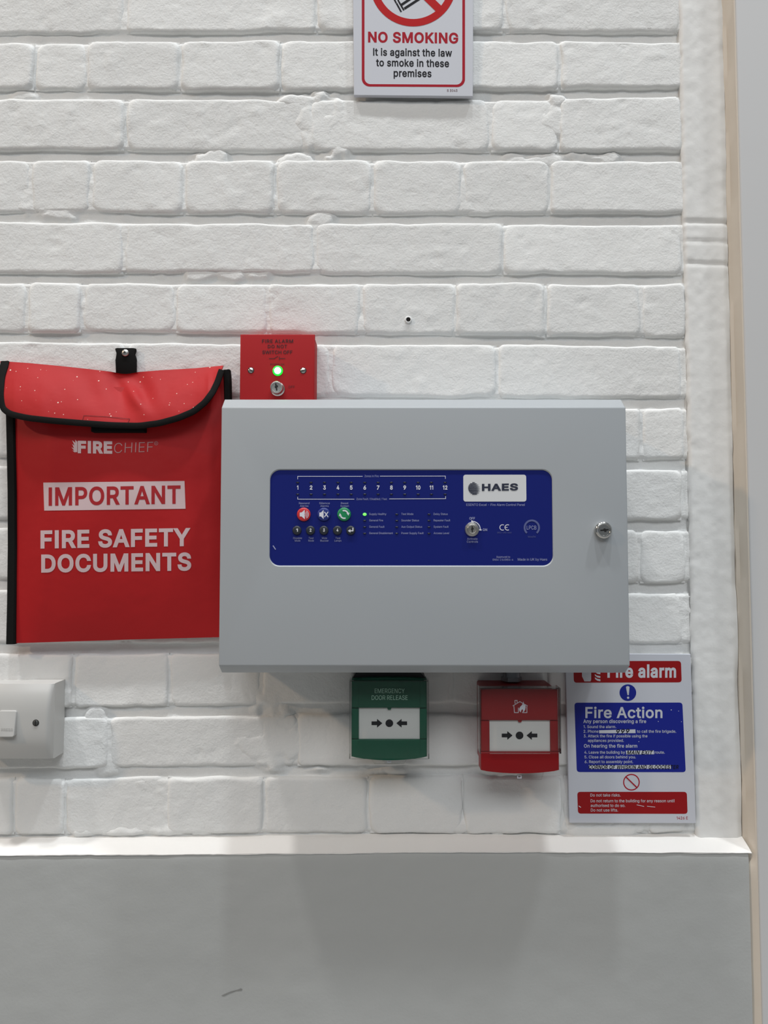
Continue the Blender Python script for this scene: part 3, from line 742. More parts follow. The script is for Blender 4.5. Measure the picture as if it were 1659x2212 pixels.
# grey post / door frame, standing proud and leaning a little
YP = -0.029
bm = bmesh.new()
def post_x(z):
    a, b = P(1589.5, 0, YP), P(1637, 1800, YP)
    return a.x + (b.x - a.x) * (z - a.z) / (b.z - a.z)
for z in (0.0, zt):
    xx = post_x(z)
    for dxp, y in ((0, 0.11), (0, YP), (1.2, YP), (1.2, 0.11)):
        bm.verts.new((xx + dxp, y, z))
bm.verts.ensure_lookup_table()
vv = bm.verts
for a in range(4):
    b = (a + 1) % 4
    bm.faces.new((vv[a], vv[b], vv[b + 4], vv[a + 4]))
bm.faces.new((vv[0], vv[1], vv[2], vv[3])); bm.faces.new((vv[4], vv[5], vv[6], vv[7]))
ed = [e for e in bm.edges if abs(e.verts[0].co.z - e.verts[1].co.z) > .5 and e.verts[0].co.y < 0]
bmesh.ops.bevel(bm, geom=ed, offset=0.0018, segments=3, profile=0.5, affect='EDGES')
mkbm('trim_3', bm, 'frame', kind='structure')
# beige edge strip along the post's side
bm = bmesh.new()
prevs = None
for z in np.linspace(0.02, zt, 160):
    xx = post_x(z)
    w = 0.0016 + 0.0005 * float(fbm(np.array(z), np.array(0.), 18, 3, 44))
    g = 0.003 + 0.0016 * float(fbm(np.array(z), np.array(0.), 25, 3, 46))
    ring = [bm.verts.new((xx - w - g, 0.004, z)), bm.verts.new((xx - w - g, -0.0025, z)), bm.verts.new((xx - w, -0.0050, z)), bm.verts.new((xx - w * .8, YP + 0.0030, z)), bm.verts.new((xx + 0.0004, YP + 0.0022, z)), bm.verts.new((xx + 0.001, 0.004, z))]
    if z < float(lz[-1]) - 0.002:
        g *= 0.5
        for v_, (a_, y_) in zip(ring, ((-0.0125, 0.004), (-0.0125, -0.0150 - g), (-0.0075 - g, -0.0205), (-w, YP + 0.0030), (0.0004, YP + 0.0022), (0.001, 0.004))):
            v_.co.x, v_.co.y = xx + a_, y_
    if prevs:
        for q in range(6):
            bm.faces.new((prevs[q], prevs[(q + 1) % 6], ring[(q + 1) % 6], ring[q]))
    else:
        bm.faces.new(ring)
    prevs = ring
bm.faces.new(prevs)
mkbm('trim_4', bm, 'beige', kind='structure', smooth=50)

mk('floor', [(-4, -5, 0), (4, -5, 0), (4, 0.2, 0), (-4, 0.2, 0), (-4, -5, -0.05), (4, -5, -0.05), (4, 0.2, -0.05), (-4, 0.2, -0.05)],
   [(0, 1, 2, 3), (7, 6, 5, 4), (0, 4, 5, 1), (1, 5, 6, 2), (2, 6, 7, 3), (3, 7, 4, 0)], 'floor', kind='structure')
#OBJECTS
# ------------------------------------------------------------------ fire alarm control panel
YF = -0.110                                          # front of its door
pa, pb = P(478.5, 880, YF), P(1361, 1438, YF)
PX0, PX1, PZ1, PZ0 = pa.x, pb.x, pa.z, pb.z
PMX = (PX0 + PX1) / 2
panel = thing('control_panel', 'large grey metal fire alarm panel with a blue button fascia', 'control panel', (PMX, 0, PZ0))
DT, DB, DY_ = 0.0120, 0.0100, 0.016                  # sloping top and bottom edges of the door
mkbm('casing', prism(rect(PX0 + 0.002, PX1 - 0.002, PZ0 - 0.001, PZ1 + DT - 0.002), 0.0, YF + 0.030, 0.001), 'case', panel)
FS = 1.2e-3
fx0, fz1 = XZ(582.5, 1013, YF)
fx1, fz0 = XZ(1196, 1224, YF)
hole = rrect(fx0, fx1, fz0, fz1, 0.0112, 8)
hole_in = rrect(fx0 + .0006, fx1 - .0006, fz0 + .0006, fz1 - .0006, 0.0106, 8)
bm = bmesh.new()
# front sheet round the window: an upper and a lower half
def half(upper):
    zc = (fz0 + fz1) / 2
    pts = [p for p in hole if (p[1] > zc) == upper]
    pts.sort(key=lambda p: math.atan2((p[1] - zc) * (1 if upper else -1), p[0] - (fx0 + fx1) / 2))
    inner = [(fx1, zc)] + pts + [(fx0, zc)]
    zo = PZ1 if upper else PZ0
    outer = [(PX0, zc), (PX0, zo), (PX1, zo), (PX1, zc)]
    return inner + outer
for up in (True, False):
    bm.faces.new([bm.verts.new((x, YF, z)) for x, z in half(up)])
bmesh.ops.remove_doubles(bm, verts=bm.verts[:], dist=1e-6)
def vat(x, y, z):
    for v in bm.verts:
        if abs(v.co.x - x) < 1e-6 and abs(v.co.y - y) < 1e-6 and abs(v.co.z - z) < 1e-6:
            return v
    return bm.verts.new((x, y, z))
zc = (fz0 + fz1) / 2
loop = []
for p in hole[:9] : loop.append(p)
ring_pts = hole[0:18] + [(fx0, zc)] + hole[18:36] + [(fx1, zc)]
r0 = [vat(x, YF, z) for x, z in ring_pts]
sc_ = lambda p: ((p[0] - (fx0 + fx1) / 2) * (1 - .0012 / (fx1 - fx0)) + (fx0 + fx1) / 2, (p[1] - zc) * (1 - .0022 / (fz1 - fz0)) + zc)
r1 = [bm.verts.new((sc_(p)[0], YF + 0.0009, sc_(p)[1])) for p in ring_pts]
r2 = [bm.verts.new((sc_(p)[0], YF + 0.0030, sc_(p)[1])) for p in ring_pts]
n = len(ring_pts)
for q in range(n):
    w = (q + 1) % n
    bm.faces.new((r0[q], r0[w], r1[w], r1[q]))
    bm.faces.new((r1[q], r1[w], r2[w], r2[q]))
# folded edges
tb, bb = [], []
fTL, fTR, fBL, fBR = (vat(PX0, YF, PZ1), vat(PX1, YF, PZ1), vat(PX0, YF, PZ0), vat(PX1, YF, PZ0))
mL, mR = vat(PX0, YF, zc), vat(PX1, YF, zc)
cTL, cTR = bm.verts.new((PX0, YF + DY_, PZ1 + DT)), bm.verts.new((PX1, YF + DY_, PZ1 + DT))
cBL, cBR = bm.verts.new((PX0, YF + DY_, PZ0 - DB)), bm.verts.new((PX1, YF + DY_, PZ0 - DB))
YB = YF + 0.034
kTL, kTR = bm.verts.new((PX0, YB, PZ1 + DT)), bm.verts.new((PX1, YB, PZ1 + DT))
kBL, kBR = bm.verts.new((PX0, YB, PZ0 - DB)), bm.verts.new((PX1, YB, PZ0 - DB))
for f in ((fTL, fTR, cTR, cTL), (cTL, cTR, kTR, kTL), (fBR, fBL, cBL, cBR), (cBR, cBL, kBL, kBR), (fTL, cTL, kTL, kBL, cBL, fBL, mL), (fTR, mR, fBR, cBR, kBR, kTR, cTR), (kTL, kTR, kBR, kBL)):
    bm.faces.new(f)
bmesh.ops.recalc_face_normals(bm, faces=bm.faces[:])
key = {fTL, fTR, fBL, fBR, cTL, cTR, cBL, cBR, mL, mR}
ed = [e for e in bm.edges if e.verts[0] in key and e.verts[1] in key and len(e.link_faces) == 2 and e.calc_face_angle(0) > 0.3]
bmesh.ops.bevel(bm, geom=ed, offset=0.0013, segments=3, profile=0.5, affect='EDGES')
door = mkbm('door', bm, 'case', panel, 30)

YS = YF + 0.0014
fascia = mkbm('fascia', prism(rrect(fx0 - .0005, fx1 + .0005, fz0 - .0005, fz1 + .0005, 0.0112, 8), YF + 0.006, YS), 'blue', panel, label='blue fascia with buttons and indicators')
sf = Surf(YS)
XS = [643, 672, 701, 730, 758.7, 788, 816.8, 845.5, 874.3, 903.3, 932, 961.5]
ink = Ink(sf)
for k, x in enumerate(XS):
    s = str(k + 1)
    w = {1: 1.5, 2: 4.9}[len(s)]
    if k == 10: w = 3.8
    if 0 < k < 9: w = 2.9
    ink.text(s, x - w, x + w, 1057.3, 8.2, bold=0.03)
ink.done('zone_numbers', 'print_w', fascia)
ink = Ink(sf)
ink.line([(643, 1035), (643, 1029), (783, 1029)], 1.1).line([(821, 1028.6), (962, 1028.4), (962, 1034)], 1.1)
ink.line([(643, 1073.5), (643, 1078.3), (765, 1078.3)], 1.1).line([(841, 1077.7), (962.5, 1077.3), (962.5, 1072)], 1.1)
ink.done('zone_brackets', 'print_w', fascia)
ink = Ink(sf)
ink.text('Zones in Fire', 787.5, 818, 1030.6, 4.4).text('Zone Fault / Disabled / Test', 770, 836, 1080, 4.2)
for cx, a, b in ((657, 'Resound', 'Alarms'), (701, 'Silence', 'Alarms'), (744.5, 'Reset', 'System')):
    ink.text(a, cx - len(a) * 1.62, cx + len(a) * 1.62, 1089, 4.2).text(b, cx - len(b) * 1.5, cx + len(b) * 1.5, 1095, 4.2)
for cx, a, b in ((642.8, 'Disable', 'Mode'), (672, 'Test', 'Mode'), (701, 'Mute', 'Buzzer'), (730, 'Test', 'Lamps')):
    ink.text(a, cx - len(a) * 1.35, cx + len(a) * 1.35, 1164.3, 4.0).text(b, cx - len(b) * 1.5, cx + len(b) * 1.5, 1169.8, 4.0)
COLS = [(797.6, [('Supply Healthy', 834.5), ('General Fire', 827.5), ('General Fault', 830.4), ('General Disablement', 848.7)]),
        (867, [('Test Mode', 893), ('Sounder Status', 905), ('Aux Output Status', 912), ('Power Supply Fault', 915)]),
        (936.7, [('Delay Status', 967), ('Repeater Fault', 972.5), ('System Fault', 969), ('Access Level', 970)])]
RY = [1110.5, 1124.2, 1138, 1151.8]
for x, rows_ in COLS:
    for (s, x1), y in zip(rows_, RY):
        ink.text(s, x, x1, y + 2.0, 4.4)
ink.text('OFF', 1013.8, 1026, 1122.2, 5, bold=.02).text('ON', 1042.8, 1052.3, 1146.8, 5, bold=.02)
ink.text('Activate', 1009, 1031.5, 1166, 4.4).text('Controls', 1008.5, 1032.3, 1172.2, 4.4)
ink.text('ESENTO Excel - Fire Alarm Control Panel', 1007.3, 1133.5, 1092.8, 5.0)
ink.text('Made in UK by Haes', 1118.5, 1182, 1211, 5.2)
ink.text('Approved to', 1072, 1102, 1205, 4.2).text('EN54-2 & EN54-4', 1064.5, 1108.5, 1211, 4.0)
ink.done('small_lettering', 'print_dim', fascia)
# CE mark, approval ring, key arc
ink = Ink(sf)
ink.ring(1085.5, 1139.3, 5.0, 6.6, 60, 300, 20).ring(1096.5, 1139.3, 5.0, 6.6, 60, 300, 20).line([(1090.5, 1139.3), (1096, 1139.3)], 1.4)
ink.ring(1019.5, 1144, 17.2, 19.0, 2, 88, 14).poly([(1018, 1127.8), (1018, 1124), (1020.2, 1124), (1022, 1127.8)]).poly([(1035, 1146), (1035, 1142.5), (1040.3, 1143.4), (1040.3, 1146)])
ink.done('marks', 'print_w', fascia)
ink = Ink(sf)
ink.ring(1148.8, 1139.8, 13.6, 17.6, -47, 227, 40)
ink.text('0832-CPD-0661', 1074, 1105, 1152, 3.0).text('166a/04', 1140, 1157.5, 1161, 3.4)
ink.done('approval_ring', mat('dim_blue_print', (0.10, 0.12, 0.30), 0.5), fascia)
Ink(sf).text('LPCB', 1137.8, 1158.6, 1143.8, 8.2, bold=0.0).done('approval_letters', 'print_dim', fascia)
Ink(sf).line([(590, 1179), (595, 1186.5)], 2.2).done('chip_mark', 'print_dim', fascia)
# name plate
logo = mkbm('name_plate', prism(rrect(*[v for v in (XZ(1001, 1083.5, YS)[0], XZ(1137, 1083.5, YS)[0], XZ(1001, 1083.5, YS)[1], XZ(1001, 1025.5, YS)[1])], 0.0026, 5), YS + 0.0004, YS - 0.0003), 'plate', panel, label='pale name plate')
sl = Surf(YS - 0.0003)
ink = Ink(sl)
ink.text('HAES', 1041, 1119, 1059.6, 13.4, base2=1058.4, bold=0.035)
for k in range(12):                                   # striped globe
    y = 1042.4 + k * 2.3
    t = (y - 1055.6) / 13.6
    if abs(t) >= 1: continue
    hw = 13.8 * math.sqrt(1 - t * t)
    cx = 1025 + 1.5 * t
    ink.poly([(cx - hw, y + .85), (cx - hw * .98, y - .85), (cx + hw * (.35 + .1 * (k % 2)), y - .75), (cx + hw * (1.0 - .12 * (k % 2)), y + .1), (cx + hw * .35, y + .75)])
ink.done('logo', 'print_navy', logo)
# push buttons
def button(cx, cy, r, m, name='button'):
    c = P(cx, cy, YS)
    R = r / 1.99e3
    o = mkbm(name, lathe(c.x, c.z, [(R, YS + 0.0002), (R, YS - 0.0012), (R * .93, YS - 0.0019), (R * .80, YS - 0.0022), (R * .5, YS - 0.0023), (0, YS - 0.00235)], 28), m, panel, 50)
    return o, Surf(YS - 0.0024)
b, s = button(656.3, 1111.3, 14.8, 'btn_red')
ink = Ink(s, 0.0002).poly([(647.5, 1107), (651.5, 1107), (658.3, 1101), (658.3, 1121.6), (651.5, 1115.6), (647.5, 1115.6)])
for r in (3.2, 6.0, 8.8):
    ink.ring(657.5, 1111.3, r - .55, r + .55, -62, 62, 12)
ink.done('symbol', 'print_w', b)
b, s = button(699.8, 1111.3, 14.4, 'btn_blue')
Ink(s, 0.0002).poly([(689.8, 1107), (693.5, 1107), (699.0, 1101.2), (699.0, 1121.4), (693.5, 1115.6), (689.8, 1115.6)]).line([(701, 1106), (708.5, 1116.5)], 2.0).line([(708.5, 1106), (701, 1116.5)], 2.0).done('symbol', 'print_w', b)
b, s = button(743.4, 1111.0, 14.8, 'btn_green')
ink = Ink(s, 0.0002)
ink.ring(743.4, 1111.2, 6.8, 9.8, 12, 112, 14).ring(743.4, 1111.2, 6.8, 9.8, 192, 292, 14)
ink.poly([(748.6, 1108.4), (755.2, 1107.6), (752.6, 1114)]).poly([(738.2, 1114), (731.8, 1114.8), (734.3, 1108.2)])
ink.done('symbol', 'print_w', b)
for cx, s_ in ((641.7, '1'), (670.9, '2'), (699.8, '3'), (729.0, '4'), (757.8, '')):
    b, s = button(cx, 1145.6, 9.8, 'btn_black')
    ink = Ink(s, 0.0002)
    if s_:
        ink.text(s_, cx - 2.0, cx + 1.9, 1148.2, 6.2, bold=.03)
    else:
        ink.line([(762.3, 1140.5), (762.3, 1146.6), (756, 1146.6)], 2.4).poly([(757, 1142.8), (757, 1150.4), (751.4, 1146.6)])
    ink.done('symbol', 'print_w', b)
# indicators
def led_mesh(wid, hei):
    bm = bmesh.new()
    lathe(0, 0, [(wid, 0.0002), (wid * .9, -0.0004), (wid * .45, -0.0008), (0, -0.0009)], 14, bm)
    for v in bm.verts:
        v.co.z *= hei / wid
    bmesh.ops.recalc_face_normals(bm, faces=bm.faces[:])
    me = bpy.data.meshes.new('indicator')
    bm.to_mesh(me); bm.free()
    me.shade_smooth()
    return me
me_off = led_mesh(0.0019, 0.0009); me_off.materials.append(M['led_off'])
me_on = led_mesh(0.0021, 0.0016); me_on.materials.append(M['led_on'])
def inst(name, me, px, py, Y, parent):
    o = bpy.data.objects.new(name, me)
    COL.objects.link(o)
    adopt(o, parent)
    o.location = P(px, py, Y)
    return o
for x in XS:
    for y in (1042.3, 1067.7):
        led = inst('indicator', me_off, x, y, YS, panel)
for ci, x in enumerate((787.8, 857, 926.8)):
    for ri, y in enumerate(RY):
        lit = ci == 0 and ri == 0
        o = inst('indicator', me_on if lit else me_off, x, y + .5, YS, panel)
        if lit:
            o['label'] = 'lit green supply indicator'
# key switch on the fascia
def key_lock(parent, px, py, Y, r_flange, r_cyl, proud, rot, m='nickel', seg=40, ribs=False, name='key_switch', flange=0.0016):
    c = P(px, py, Y)
    wob = (lambda k: 0.018 * (1 if k % 2 else -1)) if ribs else None
    o = mkbm(name, lathe(c.x, c.z, [(r_flange, Y + 0.0005), (r_flange, Y - flange), (r_flange * .93, Y - flange - 0.0007), (r_cyl * 1.06, Y - flange - 0.0010), (r_cyl * 1.03, Y - proud), (r_cyl * .96, Y - proud - 0.0006), (r_cyl * .84, Y - proud - 0.0007), (r_cyl * .80, Y - proud - 0.0001), (0, Y - proud + 0.0002)], seg, wob=None), m, parent, 35)
    if ribs:
        bm = bmesh.new()
        lathe(c.x, c.z, [(r_flange, Y), (r_flange * 1.02, Y - flange * .8)], 60, bm, wob=lambda k: 0.022 * (1 if k % 2 else -1))
        mkbm('knurled_ring', bm, m, o, 20)
    yk = Y - proud
    a = math.radians(rot)
    ca, sa = math.cos(a), math.sin(a)
    pts = [(-.11, -.62), (.11, -.62), (.13, -.05), (.30, .0), (.28, .25), (.10, .30), (.10, .62), (-.12, .62), (-.14, .2), (-.26, .12), (-.24, -.1), (-.12, -.15)]
    pts = [(c.x + r_cyl * (x * ca - z * sa), c.z + r_cyl * (x * sa + z * ca)) for x, z in pts]
    mkbm('keyway', prism(pts, yk + 0.0002, yk - 0.0003), 'dark', o, None)
    return o
key_lock(panel, 1019.5, 1143.5, YS, 0.0078, 0.0052, 0.0034, 0)
key_lock(panel, 1301.5, 1145.5, YF, 0.0089, 0.0072, 0.0075, -85, m='chrome', ribs=True, name='door_lock', flange=0.0052)

# ------------------------------------------------------------------ red fire alarm key switch box
YK = -0.045
k0, k1 = P(519, 722, YK), P(680, 722, YK)
kz0 = PZ1 + DT + 0.0006
kb = thing('key_switch_box', 'red square fire alarm isolator box with a lit green lamp, standing above the grey panel', 'switch box', ((k0.x + k1.x) / 2, 0, kz0))
mkbm('back_box', prism(rect(k0.x + .0012, k1.x - .0012, kz0, k0.z - .0012), 0.0, YK + 0.0045, 0), 'red_box', kb)
mkbm('front_plate', prism(rect(k0.x, k1.x, kz0, k0.z), YK + 0.0048, YK, 0.0014, 3), 'red_box', kb)
s = Surf(YK)
Ink(s).text('FIRE ALARM', 566, 633, 740.5, 7.2, bold=.012, space=1.08).text('DO NOT', 578.5, 620, 751.8, 7.0, bold=.012, space=1.1).text('SWITCH OFF', 566.5, 631.5, 764.3, 7.0, bold=.012).done('lettering', mat('dark_red_black_print', srgb(48, 12, 18), 0.5), kb)
Ink(s).line([(581, 774.5), (592, 774.5), (600, 769.5)], 1.3).line([(603.3, 770.5), (603.3, 777)], 1.3).line([(604, 774.3), (616, 774.3)], 1.3).text('OFF', 623, 636.5, 838.4, 5.2).text('POWER ON', 584, 614, 789, 3.8).done('switch_symbol', mat('maroon_print', srgb(70, 18, 22), 0.5), kb)
c = P(600, 801, YK)
bz = mkbm('lamp_halo_bezel', lathe(c.x, c.z, [(0.0062, YK + .0002), (0.0060, YK - .0008), (0.0050, YK - .0013), (0.0040, YK - .0010)], 24), 'led_halo', kb, 40)  # bezel ring made to glow as the lamp's halo
mkbm('lamp_lens', lathe(c.x, c.z, [(0.0041, YK), (0.0041, YK - .0018), (0.0036, YK - .0030), (0.0024, YK - .0040), (0, YK - .0044)], 24), 'led_big', kb, 60, label='glowing green lamp')
ks = key_lock(kb, 600, 841, YK, 0.0084, 0.0069, 0.0125, 8, name='key_switch', flange=0.0018)
def slot_screw(px, py, Y, r, rot, m, parent, label=None, name='screw'):
    c = P(px, py, Y)
    mkbm('screw_recess', lathe(c.x, c.z, [(r * 1.25, Y + .0002), (r * 1.25, Y - .0002)], 20), 'dark', parent, None)
    o = mkbm(name, lathe(c.x, c.z, [(r, Y), (r, Y - .0005), (r * .8, Y - .0009), (0, Y - .0010)], 20), m, parent, 40, label=label)
    a = math.radians(rot)
    ux, uz = math.cos(a), math.sin(a)
    w = r * .16
    L = r * .93
    mkbm('slot', prism([(c.x + ux * L - uz * w * sgn * -1, c.z + uz * L + ux * w * sgn * -1) for sgn in (1, -1)] + [(c.x - ux * L + uz * w * sgn * -1, c.z - uz * L - ux * w * sgn * -1) for sgn in (1, -1)], Y - .0004, Y - .00115), 'dark', o, None)
    return o
slot_screw(542, 800, YK, 0.0030, -40, 'nickel', kb)
slot_screw(655, 800.5, YK, 0.0030, 20, 'nickel', kb)

# ------------------------------------------------------------------ red document bag with flap
bo = P(255, 1385, -0.02)
bag = thing('document_bag', 'red vinyl document bag with black edging and a folded-over flap, hanging by a strap', 'bag', (bo.x, 0, bo.z))
YB0 = -0.012
def bag_edge(py):
    """left and right edge of the bag's face in the photo at a height"""
    xl = np.interp(py, [800, 900, 1060, 1180, 1300, 1390], [18, 25, 28, 28, 25, 22])
    xr = np.interp(py, [800, 900, 1390], [494, 494, 492])
    return xl, xr
def bag_y(px, py):
    xl, xr = bag_edge(py)
    u = np.clip((px - xl) / (xr - xl), 0, 1)
    v = np.clip((py - 800) / 590, 0, 1)
    bulge = (1 - np.abs(2 * u - 1) ** 3.2) * (0.12 + 0.88 * sstep(806, 925, py)) * (1 - v ** 5 * 0.95) * (0.82 + 0.18 * np.sin(v * 3.0))
    fold = 0.0032 * np.exp(-((u - 0.15 - 0.02 * np.sin(v * 5)) / 0.035) ** 2) * (0.4 + v) - 0.0016 * np.exp(-((u - 0.88) / 0.04) ** 2)
    soft = 0.0016 * fbm(np.asarray(px, float) / 1000, np.asarray(py, float) / 1000, 7, 2, 120)
    return YB0 - 0.021 * bulge - fold * bulge - soft * bulge
def bag_bottom(px):
    return np.interp(px, [15, 34, 150, 300, 492], [1390, 1389.5, 1386, 1381, 1376])
nU, nV = 110, 120
pu, pv = np.linspace(0, 1, nU), np.linspace(0, 1, nV)
Vt = []
for t in pv:
    for u in pu:
        pt = 836 - 30 * float(sstep(.86, 1, u))
        py = pt + t * (bag_bottom(28 + u * 465) - pt)
        xl, xr = bag_edge(py)
        px = xl + u * (xr - xl)
        Vt.append(P(px, py, float(bag_y(px, py))))
nb = len(Vt)
for t in pv:                                          # back sheet
    for u in pu:
        pt = 836 - 30 * float(sstep(.86, 1, u))
        py = pt + t * (bag_bottom(28 + u * 465) - pt)
        xl, xr = bag_edge(py)
        q = P(xl + u * (xr - xl), py, YB0)
        Vt.append(Vector((q.x, -0.0032, q.z)))
F = []
for j in range(nV - 1):
    for i in range(nU - 1):
        a = j * nU + i
        F.append((a, a + nU, a + nU + 1, a + 1)); F.append((nb + a, nb + a + 1, nb + a + nU + 1, nb + a + nU))
for j in range(nV - 1):
    for a, d in ((j * nU, 1), (j * nU + nU - 1, -1)):
        F.append((a, nb + a, nb + a + nU, a + nU))
for i in range(nU - 1):
    for a in (i, (nV - 1) * nU + i):
        F.append((a, a + 1, nb + a + 1, nb + a))
pouch = mk('pouch', Vt, F, 'pvc', bag, 45)

def band(path, w, th, name, m, parent, flat=None):
    """A tape of width w along 3D points, wrapped round an edge."""
    bm = bmesh.new()
    prev = None
    n = len(path)
    for i, p in enumerate(path):
        d = (path[min(i + 1, n - 1)] - path[max(i - 1, 0)]).normalized()
        nrm = Vector((0, -1, 0))
        nrm = (nrm - d * nrm.dot(d)).normalized()
        s_ = d.cross(nrm).normalized()
        ww = w[i] if hasattr(w, '__len__') else w
        ring = [bm.verts.new(p + s_ * (ww / 2 * a) + nrm * (th * b)) for a, b in ((-1, -.5), (-1, .3), (-.7, .55), (.7, .55), (1, .3), (1, -.5))]
        if prev:
            for q in range(6):
                bm.faces.new((prev[q], prev[(q + 1) % 6], ring[(q + 1) % 6], ring[q]))
        else:
            bm.faces.new(ring)
        prev = ring
    bm.faces.new(prev)
    return mkbm(name, bm, m, parent, 40)
def side_path(xs_fn, y0, y1, n, off=0.0):
    out = []
    for k in range(n):
        py = y0 + (y1 - y0) * k / (n - 1)
        out.append(P(xs_fn(py), py, YB0 - 0.0015 + off))
    return out
band(side_path(lambda y: np.interp(y, [800, 900, 1060, 1180, 1300, 1391], [16, 24, 27.5, 28, 26.5, 24.5]), 810, 1391, 40), 0.0106, 0.007, 'edge_binding', 'webbing', bag)
band(side_path(lambda y: np.interp(y, [790, 820, 860, 1380], [489, 492, 492.5, 491]), 800, 1378, 40, 0.001), 0.0085, 0.008, 'edge_binding', 'webbing', bag)

# flap
TOPX = [2, 60, 130, 200, 240, 262, 275, 300, 350, 420, 482]
TOPY = [780, 784, 790.5, 798, 803, 807.5, 808, 803.5, 799.5, 795.5, 789.5]
BOTX = [0, 6, 14, 26, 60, 110, 170, 240, 300, 345, 385, 418, 443, 460, 470, 477, 483]
BOTY = [872, 880, 888, 894.5, 902, 907.5, 912.5, 917.5, 919, 913, 902, 888, 868, 845, 824, 803, 790]
def flap_y(px, t):
    y = -0.010 - 0.036 * (0.25 * t + 0.75 * np.sin(min(1.0, t) * math.pi / 2) ** 1.15)
    side = np.interp(px, [0, 30, 90, 380, 450, 483], [0.55, 0.82, 1, 1, 0.86, 0.45])
    y = -0.010 + (y + 0.010) * side
    dent = 0.0105 * math.exp(-((px - 268) / 34) ** 2) * (t / 0.28) * math.exp(1 - t / 0.28)
    ridge = -0.0085 * math.exp(-((px - (262 + 62 * t)) / 15) ** 2) * math.exp(-((t - 0.45) / 0.36) ** 2)
    ridge += 0.0065 * math.exp(-((px - (300 + 30 * t)) / 18) ** 2) * math.exp(-((t - 0.4) / 0.3) ** 2)
    ridge += 0.0048 * math.exp(-((px - (170 + 60 * t)) / 30) ** 2) * math.exp(-((t - 0.45) / 0.4) ** 2)
    ridge *= 1 - t ** 3
    w = 0.0045 * float(fbm(np.array(px / 1000.), np.array(t * 0.1), 9, 3, 140)) * math.sin(min(1, t) * math.pi)
    return y + dent + ridge + w
fx = np.concatenate([np.linspace(0.5, 30, 12), np.linspace(36, 440, 64), np.linspace(444, 482, 20)])
ft = np.linspace(0, 1, 26)
Vt = []
for t in ft:
    for x in fx:
        ty, by = np.interp(x, TOPX, TOPY), np.interp(x, BOTX, BOTY)
        Vt.append(P(x, ty + (by - ty) * t, flap_y(x, t)))
W = len(fx)
F = [(j * W + i, j * W + i + 1, (j + 1) * W + i + 1, (j + 1) * W + i) for j in range(len(ft) - 1) for i in range(W - 1)]
nb = len(Vt)
Vt += [v + Vector((0, 0.0011, -0.0003)) for v in Vt]
F += [tuple(nb + q for q in f[::-1]) for f in F]
for i in range(W - 1):
    for a in (i, (len(ft) - 1) * W + i):
        F.append((a, a + 1, nb + a + 1, nb + a))
for j in range(len(ft) - 1):
    for a in (j * W, j * W + W - 1):
        F.append((a, a + W, nb + a + W, nb + a))
# the flap runs back over the top to the wall
tr = len(Vt)
for x in fx:
    p_ = P(x, np.interp(x, TOPX, TOPY), flap_y(x, 0))
    Vt.append(Vector((p_.x, -0.0028, p_.z + 0.0008)))
F += [(i, i + 1, tr + i + 1, tr + i) for i in range(W - 1)]
flap = mk('flap', Vt, F, 'flap', bag, 60, label='paint-flecked flap')
path, wd = [], []
pl = [(11, 781), (7, 800), (3.5, 820), (2, 840), (2, 858)]
for x, y in pl:
    t = (y - 781) / (872 - 781)
    path.append(P(x, y, flap_y(max(x, 0.5), max(0, t)) - 0.0006)); wd.append(0.0075 if y > 800 else 0.010)
xs_ = [0, 6, 14, 26, 60, 85, 110, 140, 170, 205, 240, 270, 300, 322, 345, 365, 385, 402, 418, 431, 443, 452, 460, 465, 470, 474, 477, 479]
for x in xs_[1:]:
    y = np.interp(x, BOTX, BOTY) + 1.0
    path.append(P(x, y, flap_y(x, 1.0) - 0.0006)); wd.append(0.0072)
# smooth the path
for _ in range(2):
    q = [path[0]]
    for a, b_ in zip(path, path[1:]):
        q += [a.lerp(b_, .25), a.lerp(b_, .75)]
    path = q + [path[-1]]
    wd = list(np.interp(np.linspace(0, 1, len(path)), np.linspace(0, 1, len(wd)), wd))
band(path, wd, 0.0026, 'edge_binding', 'webbing', bag)
sfl = Surf(lambda px, py: flap_y(px, (py - np.interp(px, TOPX, TOPY)) / (np.interp(px, BOTX, BOTY) - np.interp(px, TOPX, TOPY))))
Ink(sfl, 0.0007).line([(177, 911), (181, 897.5), (205, 898.7), (230, 900), (255, 902.5), (280, 904.5), (276, 913)], 0.9).done('stitching', mat('dark_red_thread', srgb(96, 20, 24), 0.8), flap)
va, vb = P(197, 920, -0.040), P(312, 933, -0.040)
mkbm('hook_and_loop_tab', prism(rrect(va.x, vb.x, vb.z, va.z + 0.004, 0.001, 3), -0.0300, -0.0405, 0.0005), 'webbing', bag)
